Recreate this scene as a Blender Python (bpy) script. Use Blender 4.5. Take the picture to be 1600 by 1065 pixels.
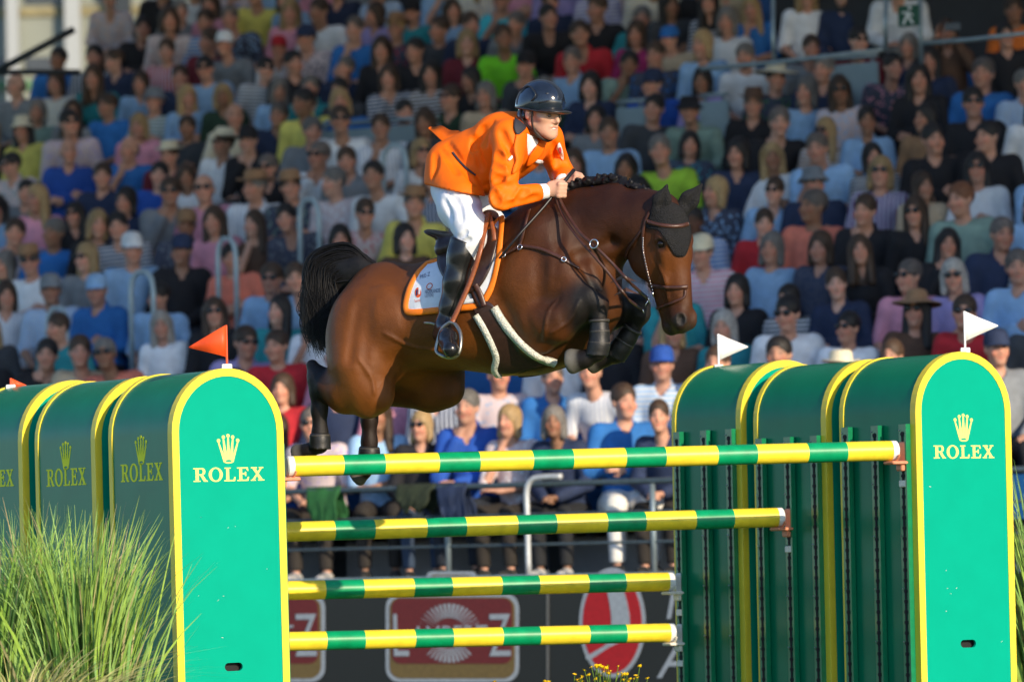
import bpy, math, random
import numpy as np
from mathutils import Vector, Matrix, Euler
random.seed(7); rng = np.random.default_rng(11)
for o in list(bpy.data.objects): bpy.data.objects.remove(o)
scene = bpy.context.scene; COL = scene.collection
R = math.radians
# ------------------------------------------------------------------ camera
FPX = 7500.0                      # focal length in photo pixels (1600 wide)
CAMZ, HORIZ, ROLL = 1.13, 855.0, R(1.32)
PITCH = math.atan((HORIZ - 532.5) / FPX)
cam_d = bpy.data.cameras.new('camera'); cam = bpy.data.objects.new('camera', cam_d); COL.objects.link(cam)
scene.camera = cam
cam_d.sensor_width = 36.0; cam_d.lens = FPX / 1600 * 36.0; cam_d.clip_end = 3000
cam_d.dof.use_dof = True; cam_d.dof.focus_distance = 23.5; cam_d.dof.aperture_fstop = 2.8
CF = Vector((0, math.cos(PITCH), math.sin(PITCH)))
CU0 = Vector((0, -math.sin(PITCH), math.cos(PITCH))); CR0 = Vector((1, 0, 0))
CR = CR0 * math.cos(ROLL) - CU0 * math.sin(ROLL)
CU = CU0 * math.cos(ROLL) + CR0 * math.sin(ROLL)
CPOS = Vector((0, 0, CAMZ))
cam.matrix_world = Matrix(((CR.x, CU.x, -CF.x, CPOS.x), (CR.y, CU.y, -CF.y, CPOS.y), (CR.z, CU.z, -CF.z, CPOS.z), (0, 0, 0, 1)))
def ray(px, py):                  # direction of a photo pixel, unit depth along the view axis
    return CF + CR * ((px - 800) / FPX) + CU * ((532.5 - py) / FPX)
def P(px, py, depth): return CPOS + ray(px, py) * depth
def proj(p):
    d = Vector(p) - CPOS; z = d.dot(CF)
    return 800 + FPX * d.dot(CR) / z, 532.5 - FPX * d.dot(CU) / z, z
# ------------------------------------------------------------------ sky and sun
SUN_AZ, SUN_EL = R(34.5), R(21)     # sun to the right of and behind the camera
world = bpy.data.worlds.new('World'); scene.world = world; world.use_nodes = True
wn = world.node_tree; bg = wn.nodes['Background']
sky = wn.nodes.new('ShaderNodeTexSky'); sky.sky_type = 'NISHITA'; sky.sun_disc = False
sky.sun_elevation = SUN_EL; sky.sun_rotation = math.pi - SUN_AZ; sky.dust_density = .4; sky.ozone_density = 2.5
tn = wn.nodes.new('ShaderNodeMix'); tn.data_type = 'RGBA'; tn.blend_type = 'MULTIPLY'; tn.inputs[0].default_value = 1; tn.inputs[7].default_value = (.90, .97, 1.12, 1)   # clear, cool evening sky
wn.links.new(sky.outputs[0], tn.inputs[6]); wn.links.new(tn.outputs[2], bg.inputs[0]); bg.inputs[1].default_value = 0.15
sun_d = bpy.data.lights.new('sun', 'SUN'); sun = bpy.data.objects.new('sun', sun_d); COL.objects.link(sun)
SDIR = Vector((math.sin(SUN_AZ) * math.cos(SUN_EL), -math.cos(SUN_AZ) * math.cos(SUN_EL), math.sin(SUN_EL)))
sun.rotation_euler = SDIR.to_track_quat('Z', 'Y').to_euler()
sun.location = (20, -20, 20)
sun_d.energy = 3.7; sun_d.angle = R(0.5); sun_d.color = (1.0, 0.82, 0.59)
vs = scene.view_settings; vs.view_transform = 'Standard'; vs.look = 'None'; vs.exposure = 0.6; vs.gamma = 1.0
vs.use_curve_mapping = False
scene.render.engine = 'CYCLES'; scene.cycles.use_denoising = True
scene.cycles.max_bounces = 6; scene.cycles.diffuse_bounces = 3; scene.cycles.glossy_bounces = 3
scene.cycles.caustics_reflective = False; scene.cycles.caustics_refractive = False
# ------------------------------------------------------------------ materials
def lin(h):
    h = h.lstrip('#'); c = [int(h[i:i + 2], 16) / 255 for i in (0, 2, 4)]
    return tuple(x / 12.92 if x <= 0.04045 else ((x + 0.055) / 1.055) ** 2.4 for x in c)
MATS = {}
def mat(name, col=(.5, .5, .5), rough=.6, metal=0, noise=.12, scale=30., bump=0., bscale=80., spec=.5, objcol=False, attr=None, coat=0., sheen=0., tint=None):
    if name in MATS: return MATS[name]
    m = bpy.data.materials.new(name); m.use_nodes = True; nt = m.node_tree; N = nt.nodes; L = nt.links
    b = N['Principled BSDF']; b.inputs['Roughness'].default_value = rough; b.inputs['Metallic'].default_value = metal
    b.inputs['Specular IOR Level'].default_value = spec
    if coat: b.inputs['Coat Weight'].default_value = coat; b.inputs['Coat Roughness'].default_value = .08
    if sheen: b.inputs['Sheen Weight'].default_value = sheen; b.inputs['Sheen Roughness'].default_value = .4
    tc = N.new('ShaderNodeTexCoord')
    no = N.new('ShaderNodeTexNoise'); no.inputs['Scale'].default_value = scale; no.inputs['Detail'].default_value = 4
    L.new(tc.outputs['Object'], no.inputs['Vector'])
    mr = N.new('ShaderNodeMapRange'); mr.inputs[1].default_value = .3; mr.inputs[2].default_value = .7
    mr.inputs[3].default_value = 1 - noise; mr.inputs[4].default_value = 1 + noise
    L.new(no.outputs[0], mr.inputs[0])
    mx = N.new('ShaderNodeMix'); mx.data_type = 'RGBA'; mx.blend_type = 'MULTIPLY'; mx.inputs[0].default_value = 1
    if objcol:
        oi = N.new('ShaderNodeObjectInfo'); src = oi.outputs['Color']
        if attr:
            at = N.new('ShaderNodeAttribute'); at.attribute_name = attr; m2 = N.new('ShaderNodeMix'); m2.data_type = 'RGBA'; m2.blend_type = 'MULTIPLY'; m2.inputs[0].default_value = 1
            L.new(src, m2.inputs[6]); L.new(at.outputs['Color'], m2.inputs[7]); src = m2.outputs[2]
        L.new(src, mx.inputs[6])
    elif attr:
        at = N.new('ShaderNodeAttribute'); at.attribute_name = attr; L.new(at.outputs['Color'], mx.inputs[6])
    else: mx.inputs[6].default_value = (*col, 1)
    L.new(mr.outputs[0], mx.inputs[7]); L.new(mx.outputs[2], b.inputs['Base Color'])
    if bump:
        n2 = N.new('ShaderNodeTexNoise'); n2.inputs['Scale'].default_value = bscale; n2.inputs['Detail'].default_value = 3
        L.new(tc.outputs['Object'], n2.inputs['Vector'])
        bp = N.new('ShaderNodeBump'); bp.inputs['Strength'].default_value = bump; bp.inputs['Distance'].default_value = .01
        L.new(n2.outputs[0], bp.inputs['Height']); L.new(bp.outputs[0], b.inputs['Normal'])
    MATS[name] = m; return m
# ------------------------------------------------------------------ object helpers
def tag(o, label=None, cat=None, group=None, kind=None):
    if label: o['label'] = label
    if cat: o['category'] = cat
    if group: o['group'] = group
    if kind: o['kind'] = kind
    return o
def setparent(o, parent):
    o.parent = parent
def empty(name, loc, label=None, cat=None, group=None, rz=0.):
    o = bpy.data.objects.new(name, None); COL.objects.link(o); o.location = loc; o.rotation_euler = (0, 0, rz)
    o.empty_display_size = .1
    return tag(o, label, cat, group)
def link(name, me, m=None, parent=None, world=False):
    """link a mesh as one object; world=True: mesh is in world space, keep it there under the parent"""
    o = bpy.data.objects.new(name, me); COL.objects.link(o)
    if m is not None and not me.materials:
        for x in (m if isinstance(m, (list, tuple)) else [m]): me.materials.append(x)
    if parent is not None:
        o.parent = parent
        if world: o.matrix_parent_inverse = wmat(parent).inverted()
    return o
def wmat(o):
    m = Matrix.LocRotScale(o.location, o.rotation_euler, o.scale)
    if o.parent is not None: return wmat(o.parent) @ o.matrix_parent_inverse @ m
    return m
def mesh(name, V, Fs, mats=None, mi=None, smooth=False):
    me = bpy.data.meshes.new(name)
    me.from_pydata([tuple(v) for v in V], [], [tuple(f) for f in Fs])
    if mats:
        for x in mats: me.materials.append(x)
    if mi is not None: me.polygons.foreach_set('material_index', np.array(mi, dtype=np.int32))
    if smooth: me.polygons.foreach_set('use_smooth', np.ones(len(Fs), dtype=bool))
    me.update(); return me
def np_mesh(name, V, Q, smooth=True):
    me = bpy.data.meshes.new(name); V = np.asarray(V, np.float32); Q = np.asarray(Q, np.int32); n = Q.shape[1]
    me.vertices.add(len(V)); me.vertices.foreach_set('co', V.ravel())
    me.loops.add(Q.size); me.loops.foreach_set('vertex_index', Q.ravel())
    me.polygons.add(len(Q)); me.polygons.foreach_set('loop_start', np.arange(0, Q.size, n, dtype=np.int32))
    me.polygons.foreach_set('use_smooth', np.full(len(Q), smooth))
    me.update(calc_edges=True); me.validate(); return me
class MB:
    """collects simple shapes into one mesh"""
    def __init__(s): s.V = []; s.F = []; s.M = []
    def add(s, V, F, m=0):
        b = len(s.V); s.V += [Vector(v) for v in V]; s.F += [[i + b for i in f] for f in F]; s.M += [m] * len(F); return s
    def box(s, c, sz, m=0, mtx=None):
        c = Vector(c); x, y, z = [v / 2 for v in sz]
        V = [Vector((sx * x, sy * y, sz_ * z)) for sx in (-1, 1) for sy in (-1, 1) for sz_ in (-1, 1)]
        V = [(mtx @ v if mtx is not None else v) + c for v in V]
        return s.add(V, [(0, 1, 3, 2), (4, 6, 7, 5), (0, 4, 5, 1), (2, 3, 7, 6), (0, 2, 6, 4), (1, 5, 7, 3)], m)
    def bbox(s, c, sz, bev=.01, m=0, mtx=None):
        """box with chamfered vertical profile in its XZ outline"""
        c = Vector(c); x, y, z = [v / 2 for v in sz]; b = min(bev, x * .9, z * .9, y * .9)
        prof = [(-x + b, -z), (x - b, -z), (x, -z + b), (x, z - b), (x - b, z), (-x + b, z), (-x, z - b), (-x, -z + b)]
        V = []
        for yy, k in ((-y, b * .6), (-y + b, 0), (y - b, 0), (y, b * .6)):
            for px, pz in prof: V.append(Vector((px * (1 - k / x), yy, pz * (1 - k / z))))
        V = [(mtx @ v if mtx is not None else v) + c for v in V]
        F = [tuple(range(8)), tuple(reversed(range(24, 32)))]
        for r in range(3):
            for i in range(8): F.append((r * 8 + i, r * 8 + 8 + i, r * 8 + 8 + (i + 1) % 8, r * 8 + (i + 1) % 8))
        return s.add(V, F, m)
    def tube(s, pts, r, n=8, m=0, cap=True, flat=None, closed=False):
        """swept tube; r number or list; flat=(vector,ratio) squashes the section along a vector"""
        pts = [Vector(p) for p in pts]; k = len(pts); rs = r if isinstance(r, (list, tuple)) else [r] * k
        V = []; up = None
        for i, p in enumerate(pts):
            if closed: t = pts[(i + 1) % k] - pts[i - 1]
            else: t = pts[min(i + 1, k - 1)] - pts[max(i - 1, 0)]
            t = t.normalized() if t.length > 1e-9 else Vector((0, 0, 1))
            if up is None:
                up = Vector((0, 0, 1)) if abs(t.z) < .9 else Vector((1, 0, 0))
            a = t.cross(up).normalized(); b = a.cross(t).normalized(); up = b
            for j in range(n):
                th = 2 * math.pi * j / n; w = a * math.cos(th) + b * math.sin(th)
                if flat is not None:
                    fv = (flat[0][i] if isinstance(flat[0], list) else flat[0]); w = w - fv * w.dot(fv) * (1 - flat[1])
                V.append(p + w * rs[i])
        F = []
        for i in range(k if closed else k - 1):
            i2 = (i + 1) % k
            for j in range(n): F.append((i * n + j, i * n + (j + 1) % n, i2 * n + (j + 1) % n, i2 * n + j))
        if cap and not closed: F += [tuple(reversed(range(n))), tuple((k - 1) * n + j for j in range(n))]
        return s.add(V, F, m)
    def prism(s, poly, fn, h0, h1, m=0):
        """2-D polygon -> points fn(a,b,h) extruded between h0 and h1"""
        n = len(poly); V = [fn(a, b, h0) for a, b in poly] + [fn(a, b, h1) for a, b in poly]
        F = [tuple(reversed(range(n))), tuple(range(n, 2 * n))] + [(i, (i + 1) % n, n + (i + 1) % n, n + i) for i in range(n)]
        return s.add(V, F, m)
    def sphere(s, c, r, n=10, k=6, m=0, mtx=None):
        r = (r, r, r) if not isinstance(r, (tuple, list)) else r; c = Vector(c); V = []; F = []
        for i in range(k + 1):
            for j in range(n):
                a = math.pi * i / k; b = 2 * math.pi * j / n
                v = Vector((r[0] * math.sin(a) * math.cos(b), r[1] * math.sin(a) * math.sin(b), r[2] * math.cos(a)))
                V.append((mtx @ v if mtx is not None else v) + c)
        for i in range(k):
            for j in range(n): F.append((i * n + j, (i + 1) * n + j, (i + 1) * n + (j + 1) % n, i * n + (j + 1) % n))
        return s.add(V, F, m)
    def build(s, name, m, parent=None, smooth=False, world=False):
        ms = m if isinstance(m, (list, tuple)) else [m]
        return link(name, mesh(name, s.V, s.F, ms, s.M, smooth), None, parent, world)
def spline(pts, n=8):
    """Catmull-Rom through points (any dimension)"""
    p = np.array([list(q) for q in pts], float); p = np.vstack([2 * p[0] - p[1], p, 2 * p[-1] - p[-2]]); out = []
    for i in range(1, len(p) - 2):
        for t in np.linspace(0, 1, n, endpoint=False):
            a, b, c, d = p[i - 1:i + 3]
            out.append(.5 * ((2 * b) + (-a + c) * t + (2 * a - 5 * b + 4 * c - d) * t * t + (-a + 3 * b - 3 * c + d) * t ** 3))
    out.append(p[-2]); return [Vector(q) for q in out] if p.shape[1] == 3 else out
# ------------------------------------------------------------------ distance-field modelling (continuous bodies)
class Field:
    def __init__(s, lo, hi, h):
        s.lo = np.array(lo, np.float32); s.h = h
        s.n = np.ceil((np.array(hi) - np.array(lo)) / h).astype(int) + 1
        s.F = np.full(s.n, 1.0, np.float32)
        s.ax = [s.lo[i] + h * np.arange(s.n[i], dtype=np.float32) for i in range(3)]
    def _sub(s, lo, hi):
        a = np.maximum(((np.array(lo) - s.lo) / s.h).astype(int), 0); b = np.minimum(((np.array(hi) - s.lo) / s.h).astype(int) + 2, s.n)
        if (b <= a).any(): return None
        sl = tuple(slice(a[i], b[i]) for i in range(3))
        return sl, s.ax[0][sl[0]][:, None, None], s.ax[1][sl[1]][None, :, None], s.ax[2][sl[2]][None, None, :]
    def _mix(s, sl, d, k, sub):
        f = s.F[sl]
        if sub:
            d = -d
            if k > 0: hh = np.maximum(k - np.abs(f - d), 0) / k; s.F[sl] = np.maximum(f, d) + hh * hh * k * .25
            else: s.F[sl] = np.maximum(f, d)
        else:
            if k > 0: hh = np.maximum(k - np.abs(f - d), 0) / k; s.F[sl] = np.minimum(f, d) - hh * hh * k * .25
            else: s.F[sl] = np.minimum(f, d)
    def cone(s, a, ra, b, rb, k=.03, squash=None, sub=False):
        """tapered capsule; squash=(unit vector, ratio)"""
        a = np.array(a, np.float32); b = np.array(b, np.float32); m = max(ra, rb) * (max(1, squash[1]) if squash else 1) + k + 3 * s.h
        g = s._sub(np.minimum(a, b) - m, np.maximum(a, b) + m)
        if g is None: return
        sl, X, Y, Z = g; ba = b - a; L = max(float(ba @ ba), 1e-9)
        t = np.clip(((X - a[0]) * ba[0] + (Y - a[1]) * ba[1] + (Z - a[2]) * ba[2]) / L, 0, 1)
        wx = X - a[0] - t * ba[0]; wy = Y - a[1] - t * ba[1]; wz = Z - a[2] - t * ba[2]
        w = np.sqrt(wx * wx + wy * wy + wz * wz) + 1e-6; r = ra + t * (rb - ra)
        if squash:
            v, q = squash; wm = (wx * v[0] + wy * v[1] + wz * v[2]) * (1 / q - 1)
            w2 = np.sqrt((wx + wm * v[0]) ** 2 + (wy + wm * v[1]) ** 2 + (wz + wm * v[2]) ** 2) + 1e-6
            d = w * (1 - r / w2)
        else: d = w - r
        s._mix(sl, d, k, sub)
    def chain(s, pts, k=.03, squash=None):
        for (p, r), (q, r2) in zip(pts[:-1], pts[1:]): s.cone(p, r, q, r2, k, squash)
    def ell(s, c, r, ax=None, k=.03, sub=False):
        """ellipsoid with radii r along axes ax (3 unit vectors)"""
        c = np.array(c, np.float32); m = max(r) + k + 3 * s.h; g = s._sub(c - m, c + m)
        if g is None: return
        sl, X, Y, Z = g; X = X - c[0]; Y = Y - c[1]; Z = Z - c[2]
        if ax is None: u, v, w = X / r[0], Y / r[1], Z / r[2]
        else: u, v, w = [(X * q[0] + Y * q[1] + Z * q[2]) / r[i] for i, q in enumerate(ax)]
        k0 = np.sqrt(u * u + v * v + w * w) + 1e-6; l = np.sqrt(X * X + Y * Y + Z * Z)
        s._mix(sl, np.where(k0 < 1e-3, -min(r), l * (1 - 1 / k0)), k, sub)
    def half(s, p, n, k=0.):
        """cut away the side the normal points to"""
        p = np.array(p, np.float32); X, Y, Z = s.ax[0][:, None, None], s.ax[1][None, :, None], s.ax[2][None, None, :]
        s._mix((slice(None),) * 3, -((X - p[0]) * n[0] + (Y - p[1]) * n[1] + (Z - p[2]) * n[2]), k, True)
    def cut(s, p, n, rad):
        """flat cut at p, normal n, only within rad of p"""
        p = np.array(p, np.float32); g = s._sub(p - rad, p + rad)
        if g is None: return
        sl, X, Y, Z = g; X = X - p[0]; Y = Y - p[1]; Z = Z - p[2]; d = X * n[0] + Y * n[1] + Z * n[2]
        s.F[sl] = np.where(X * X + Y * Y + Z * Z < rad * rad, np.maximum(s.F[sl], d), s.F[sl])
    def sample(s, pts):
        q = (np.asarray(pts, np.float32) - s.lo) / s.h; i = np.clip(np.floor(q).astype(int), 0, s.n - 2); f = np.clip(q - i, 0, 1)
        o = 0
        for dx in (0, 1):
            for dy in (0, 1):
                for dz in (0, 1):
                    w = (f[:, 0] if dx else 1 - f[:, 0]) * (f[:, 1] if dy else 1 - f[:, 1]) * (f[:, 2] if dz else 1 - f[:, 2])
                    o = o + w * s.F[i[:, 0] + dx, i[:, 1] + dy, i[:, 2] + dz]
        return o
    def hit(s, o, d, off=0., tmax=4., step=None):
        """first point along a ray where the field falls to off"""
        o = np.array(o, np.float32); d = np.array(d, np.float32); d = d / np.linalg.norm(d); st = step or s.h * .5
        t = np.arange(0, tmax, st); f = s.sample(o + t[:, None] * d) - off; w = np.nonzero(f < 0)[0]
        if len(w) == 0: i = int(np.argmin(f)); return Vector(o + t[i] * d), False
        i = w[0]; tt = t[i] - (st * f[i] / (f[i] - f[i - 1]) if i else 0); return Vector(o + tt * d), True
    def grad(s, p):
        e = s.h * 1.5; p = np.array(p, np.float32); q = np.array([p + e * np.eye(3)[i] * sg for i in range(3) for sg in (1, -1)])
        f = s.sample(q); v = Vector((f[0] - f[1], f[2] - f[3], f[4] - f[5])); return v.normalized() if v.length > 1e-9 else Vector((0, 0, 1))
    def mesh(s, name, relax=1):
        F = s.F; S = F < 0; c = np.zeros(s.n - 1, np.uint8); co = [(a, b, d) for a in (0, 1) for b in (0, 1) for d in (0, 1)]
        nx, ny, nz = s.n
        for a, b, d in co: c += S[a:nx - 1 + a, b:ny - 1 + b, d:nz - 1 + d]
        act = (c > 0) & (c < 8); ii = np.argwhere(act); idx = np.full(act.shape, -1, np.int32); idx[act] = np.arange(len(ii))
        pos = np.zeros((len(ii), 3), np.float32); cnt = np.zeros(len(ii), np.float32)
        for a in co:
            for ax in range(3):
                if a[ax]: continue
                b = list(a); b[ax] = 1
                fa = F[ii[:, 0] + a[0], ii[:, 1] + a[1], ii[:, 2] + a[2]]; fb = F[ii[:, 0] + b[0], ii[:, 1] + b[1], ii[:, 2] + b[2]]
                m = (fa < 0) != (fb < 0); t = np.where(m, fa / np.where(m, fa - fb, 1), 0)
                q = np.tile(np.array(a, np.float32), (len(ii), 1)); q[:, ax] += t; pos += q * m[:, None]; cnt += m
        V = s.lo + (ii + pos / cnt[:, None]) * s.h; Q = []
        for ax in range(3):
            o1, o2 = [i for i in range(3) if i != ax]; sa = [slice(None)] * 3; sb = [slice(None)] * 3
            sa[ax] = slice(0, -1); sb[ax] = slice(1, None)
            e = np.argwhere(S[tuple(sa)] != S[tuple(sb)]); e = e[(e[:, o1] > 0) & (e[:, o2] > 0) & (e[:, o1] < s.n[o1] - 1) & (e[:, o2] < s.n[o2] - 1)]
            fl = S[e[:, 0], e[:, 1], e[:, 2]]; qs = []
            for d1, d2 in ((-1, -1), (0, -1), (0, 0), (-1, 0)):
                g = e.copy(); g[:, o1] += d1; g[:, o2] += d2; qs.append(idx[g[:, 0], g[:, 1], g[:, 2]])
            q = np.stack(qs, 1)
            if ax == 1: fl = ~fl
            q[~fl] = q[~fl][:, ::-1]; Q.append(q)
        Q = np.concatenate(Q)
        for _ in range(relax):
            acc = np.zeros_like(V); n = np.zeros(len(V), np.float32)
            for i, j in ((0, 1), (1, 2), (2, 3), (3, 0)):
                for a, b in ((i, j), (j, i)):
                    for x in range(3): acc[:, x] += np.bincount(Q[:, a], V[Q[:, b], x], len(V))
                    n += np.bincount(Q[:, a], minlength=len(V))
            V = V * .5 + .5 * acc / np.maximum(n, 1)[:, None]
        return np_mesh(name, V, Q), V
def color_attr(me, cols, name='Col'):
    a = me.color_attributes.new(name, 'FLOAT_COLOR', 'POINT'); c = np.ones((len(cols), 4), np.float32); c[:, :3] = cols
    a.data.foreach_set('color', c.ravel())

# ------------------------------------------------------------------ shared materials
M = dict(
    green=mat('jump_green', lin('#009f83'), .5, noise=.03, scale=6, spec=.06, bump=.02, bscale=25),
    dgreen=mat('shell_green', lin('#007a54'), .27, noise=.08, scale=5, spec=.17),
    yellow=mat('jump_yellow', lin('#f0d640'), .36, noise=.05, scale=9, spec=.3),
    pgreen=mat('pole_green', lin('#00925e'), .38, noise=.16, scale=14, spec=.35, bump=.05, bscale=60),
    pyellow=mat('pole_yellow', lin('#f2d736'), .38, noise=.1, scale=14, spec=.35, bump=.05, bscale=60),
    decal=mat('decal_yellow', lin('#f3e27a'), .45, noise=.03),
    decal2=mat('decal_shade_side', lin('#f4f23c'), .6, noise=.03, spec=.1),  # same decal on the wings' shaded side, colour raised against the shade
    black=mat('black_hole', (.008, .008, .009), .8),
    white=mat('white_plastic', (.8, .8, .78), .4, noise=.06, scale=40),
    cup=mat('cup_plastic', lin('#e9e2d4'), .45, noise=.1, scale=60),
    cupo=mat('cup_salmon', lin('#d98a68'), .45, noise=.1, scale=60),
    strip=mat('track_dark', lin('#0d7a50'), .3, noise=.1, scale=30, coat=.3),
    bolt=mat('bolt_steel', (.6, .6, .6), .3, 1),
    orange=mat('flag_orange', lin('#f0531c'), .55, noise=.05),
    flagw=mat('flag_white', (.85, .85, .85), .55, noise=.03),
    concrete=mat('concrete', (.28, .275, .265), .85, noise=.2, scale=3, bump=.2, bscale=40),
    steel=mat('galvanised', lin('#8fa0a8'), .42, .55, noise=.15, scale=8),
    dsteel=mat('dark_steel', lin('#2c3236'), .5, .3),
    grass=mat('turf', (.06, .11, .025), .8, noise=.4, scale=3, bump=.5, bscale=90),
    bench=mat('bench_blue', lin('#1d5f9c'), .5, noise=.1),
    scuff=mat('scuff_mark', (.55, .56, .5), .7), board=mat('board_screen', lin('#1d1c1b'), .35, noise=.1, scale=60, coat=.2),
)
# ------------------------------------------------------------------ ground
gm = MB().add([(-200, -60, 0), (200, -60, 0), (200, 500, 0), (-200, 500, 0)], [(0, 1, 2, 3)]).build('ground', M['grass']); tag(gm, kind='structure')
# ------------------------------------------------------------------ lettering (single outlines, slab serif)
def bez_mesh(name, loops, ext):
    cu = bpy.data.curves.new(name, 'CURVE'); cu.dimensions = '2D'; cu.fill_mode = 'BOTH'; cu.extrude = ext
    for lp in loops:
        sp = cu.splines.new('POLY'); sp.points.add(len(lp) - 1); sp.use_cyclic_u = True
        for p, (x, y) in zip(sp.points, lp): p.co = (x, y, 0, 1)
    ob = bpy.data.objects.new(name, cu); COL.objects.link(ob)
    dg = bpy.context.evaluated_depsgraph_get(); me = bpy.data.meshes.new_from_object(ob.evaluated_get(dg))
    bpy.data.objects.remove(ob); bpy.data.curves.remove(cu); return me
def ellp(cx, cy, rx, ry, n=28, a0=0, a1=2 * math.pi): return [(cx + rx * math.cos(a0 + (a1 - a0) * i / n), cy + ry * math.sin(a0 + (a1 - a0) * i / n)) for i in range(n)]
def glyphs():
    t, s = .075, .17            # serif thickness, stem width
    L_ = [[(0, 0), (.78, 0), (.82, .3), (.74, .3), (.66, .09), (.36, .09), (.36, 1 - t), (.48, 1 - t), (.48, 1), (.04, 1), (.04, 1 - t), (.16, 1 - t), (.16, t), (0, t)]]
    E_ = [[(0, 0), (.8, 0), (.86, .3), (.78, .3), (.68, .09), (.36, .09), (.36, .48), (.54, .48), (.58, .36), (.65, .36), (.65, .68), (.58, .68), (.54, .57), (.36, .57), (.36, .91), (.66, .91), (.74, .74), (.82, .74), (.78, 1), (0, 1), (0, 1 - t), (.16, 1 - t), (.16, t), (0, t)]]
    O_ = [ellp(.5, .5, .5, .53), ellp(.5, .5, .29, .44)]
    bowl = [(.66 + .2 * math.cos(a), .745 + .255 * math.sin(a)) for a in np.linspace(math.pi / 2, -math.pi / 2, 10)]
    R_ = [[(0, 0), (.5, 0), (.5, t), (.38, t), (.38, .46), (.48, .46), (.74, 0), (1.02, 0), (1.02, t), (.94, t), (.68, .49)] + bowl[::-1] + [(0, 1), (0, 1 - t), (.16, 1 - t), (.16, t), (0, t)],
          [(.38, .91), (.58, .91)] + [(.58 + .1 * math.cos(a), .73 + .18 * math.sin(a)) for a in np.linspace(math.pi / 2, -math.pi / 2, 8)][1:] + [(.38, .55)]]
    X_ = [[(0, 0), (.36, 0), (.36, t), (.27, t), (.45, .37), (.62, t), (.52, t), (.52, 0), (.98, 0), (.98, t), (.88, t), (.57, .53), (.82, 1 - t), (.93, 1 - t), (.93, 1), (.6, 1), (.6, 1 - t), (.69, 1 - t), (.51, .66), (.36, 1 - t), (.46, 1 - t), (.46, 1), (.02, 1), (.02, 1 - t), (.11, 1 - t), (.4, .5), (.1, t), (0, t)]]
    out = []; x = 0
    for g, w in ((R_, 1.0), (O_, 1.0), (L_, .84), (E_, .88), (X_, .98)):
        out += [[(px + x, py) for px, py in lp] for lp in g]; x += w + .1
    W = x - .1
    return [[(px / W - .5, py / W) for px, py in lp] for lp in out]      # width 1, baseline 0
def crown():
    """five-point coronet, width 1, as one outline plus the oval opening and five balls"""
    tips = [(-.43, .93), (-.21, 1.08), (0, 1.14), (.21, 1.08), (.43, .93)]; base = [(-.2, .25), (-.1, .22), (0, .21), (.1, .22), (.2, .25)]
    o = [(-.24, .12)]
    for i, (tx, ty) in enumerate(tips):
        o += [(tx - .03, ty - .02), (tx + .03, ty - .02)]
        if i < 4: bx = (base[i][0] + base[i + 1][0]) / 2; o.append((bx * 1.35, .36))
    o.append((.24, .12)); o += [(.24 * math.cos(a), .1 + .1 * math.sin(a)) for a in np.linspace(0, -math.pi, 10)][1:-1]
    loops = [o, ellp(0, .11, .15, .05, 16)]
    for tx, ty in tips: loops.append(ellp(tx, ty + .06, .075, .08, 12))
    return loops
GLY = glyphs(); CRN = crown()
TXT_ME = bez_mesh('rolex_lettering', GLY, .0012); CRN_ME = bez_mesh('crown_emblem', CRN, .0012)
def decal(parent, meshdata, name, m, origin, xax, zax, sx, sz, proud=.003):
    """flat marking on a wing, in the wing's local space; extrudes .004*proud"""
    o = link(name, meshdata.copy(), m, parent); n = Vector(xax).cross(Vector(zax))
    xa, za = Vector(xax) * sx, Vector(zax) * sz
    o.matrix_local = Matrix(((xa.x, za.x, n.x, origin[0]), (xa.y, za.y, n.y, origin[1]), (xa.z, za.z, n.z, origin[2]), (0, 0, 0, 1)))
    return o
# ------------------------------------------------------------------ jump wings
WW, WD, WPITCH = .622, .65, .79
def wing_frame(px, py, depth, theta):
    f = P(px, py, depth); a = Vector((math.cos(theta), math.sin(theta), 0)); n = Vector((math.sin(theta), -math.cos(theta), 0))
    return Vector((f.x, f.y, 0)), a, n
LW = wing_frame(363, 850, 23.3, R(33)); RW = wing_frame(1509, 850, 24.66, R(33))
LH = P(360, 574.5, 23.3).z; RH = P(1503, 548.5, 24.66).z
def arch(w, h, off, n=22):
    r = w / 2 - off; pts = [(-r, 0), (-r, h - w / 2)]
    pts += [(-r * math.cos(a), h - w / 2 + r * math.sin(a)) for a in np.linspace(0, math.pi, n)[1:-1]]
    return pts + [(r, h - w / 2), (r, 0)]
def arch_band(mb, w, h, o0, o1, y0, y1, m=0):
    """yellow hoop between two offsets of the arch, from depth y0 to y1 (local y, front is -)"""
    A = arch(w, h, o0); B = arch(w, h, o1); n = len(A); V = []
    for y in (y0, y1):
        V += [(x, y, z) for x, z in A] + [(x, y, z) for x, z in B]
    F = []
    for i in range(n - 1):
        F += [(i, n + i, n + i + 1, i + 1), (2 * n + i, 2 * n + i + 1, 3 * n + i + 1, 3 * n + i), (i, i + 1, 2 * n + i + 1, 2 * n + i), (n + i, 3 * n + i, 3 * n + i + 1, n + i + 1)]
    F += [(0, 2 * n, 3 * n, n), (n - 1, 2 * n - 1, 4 * n - 1, 3 * n - 1)]
    mb.add(V, F, m)
KEY_Z = {}
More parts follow.
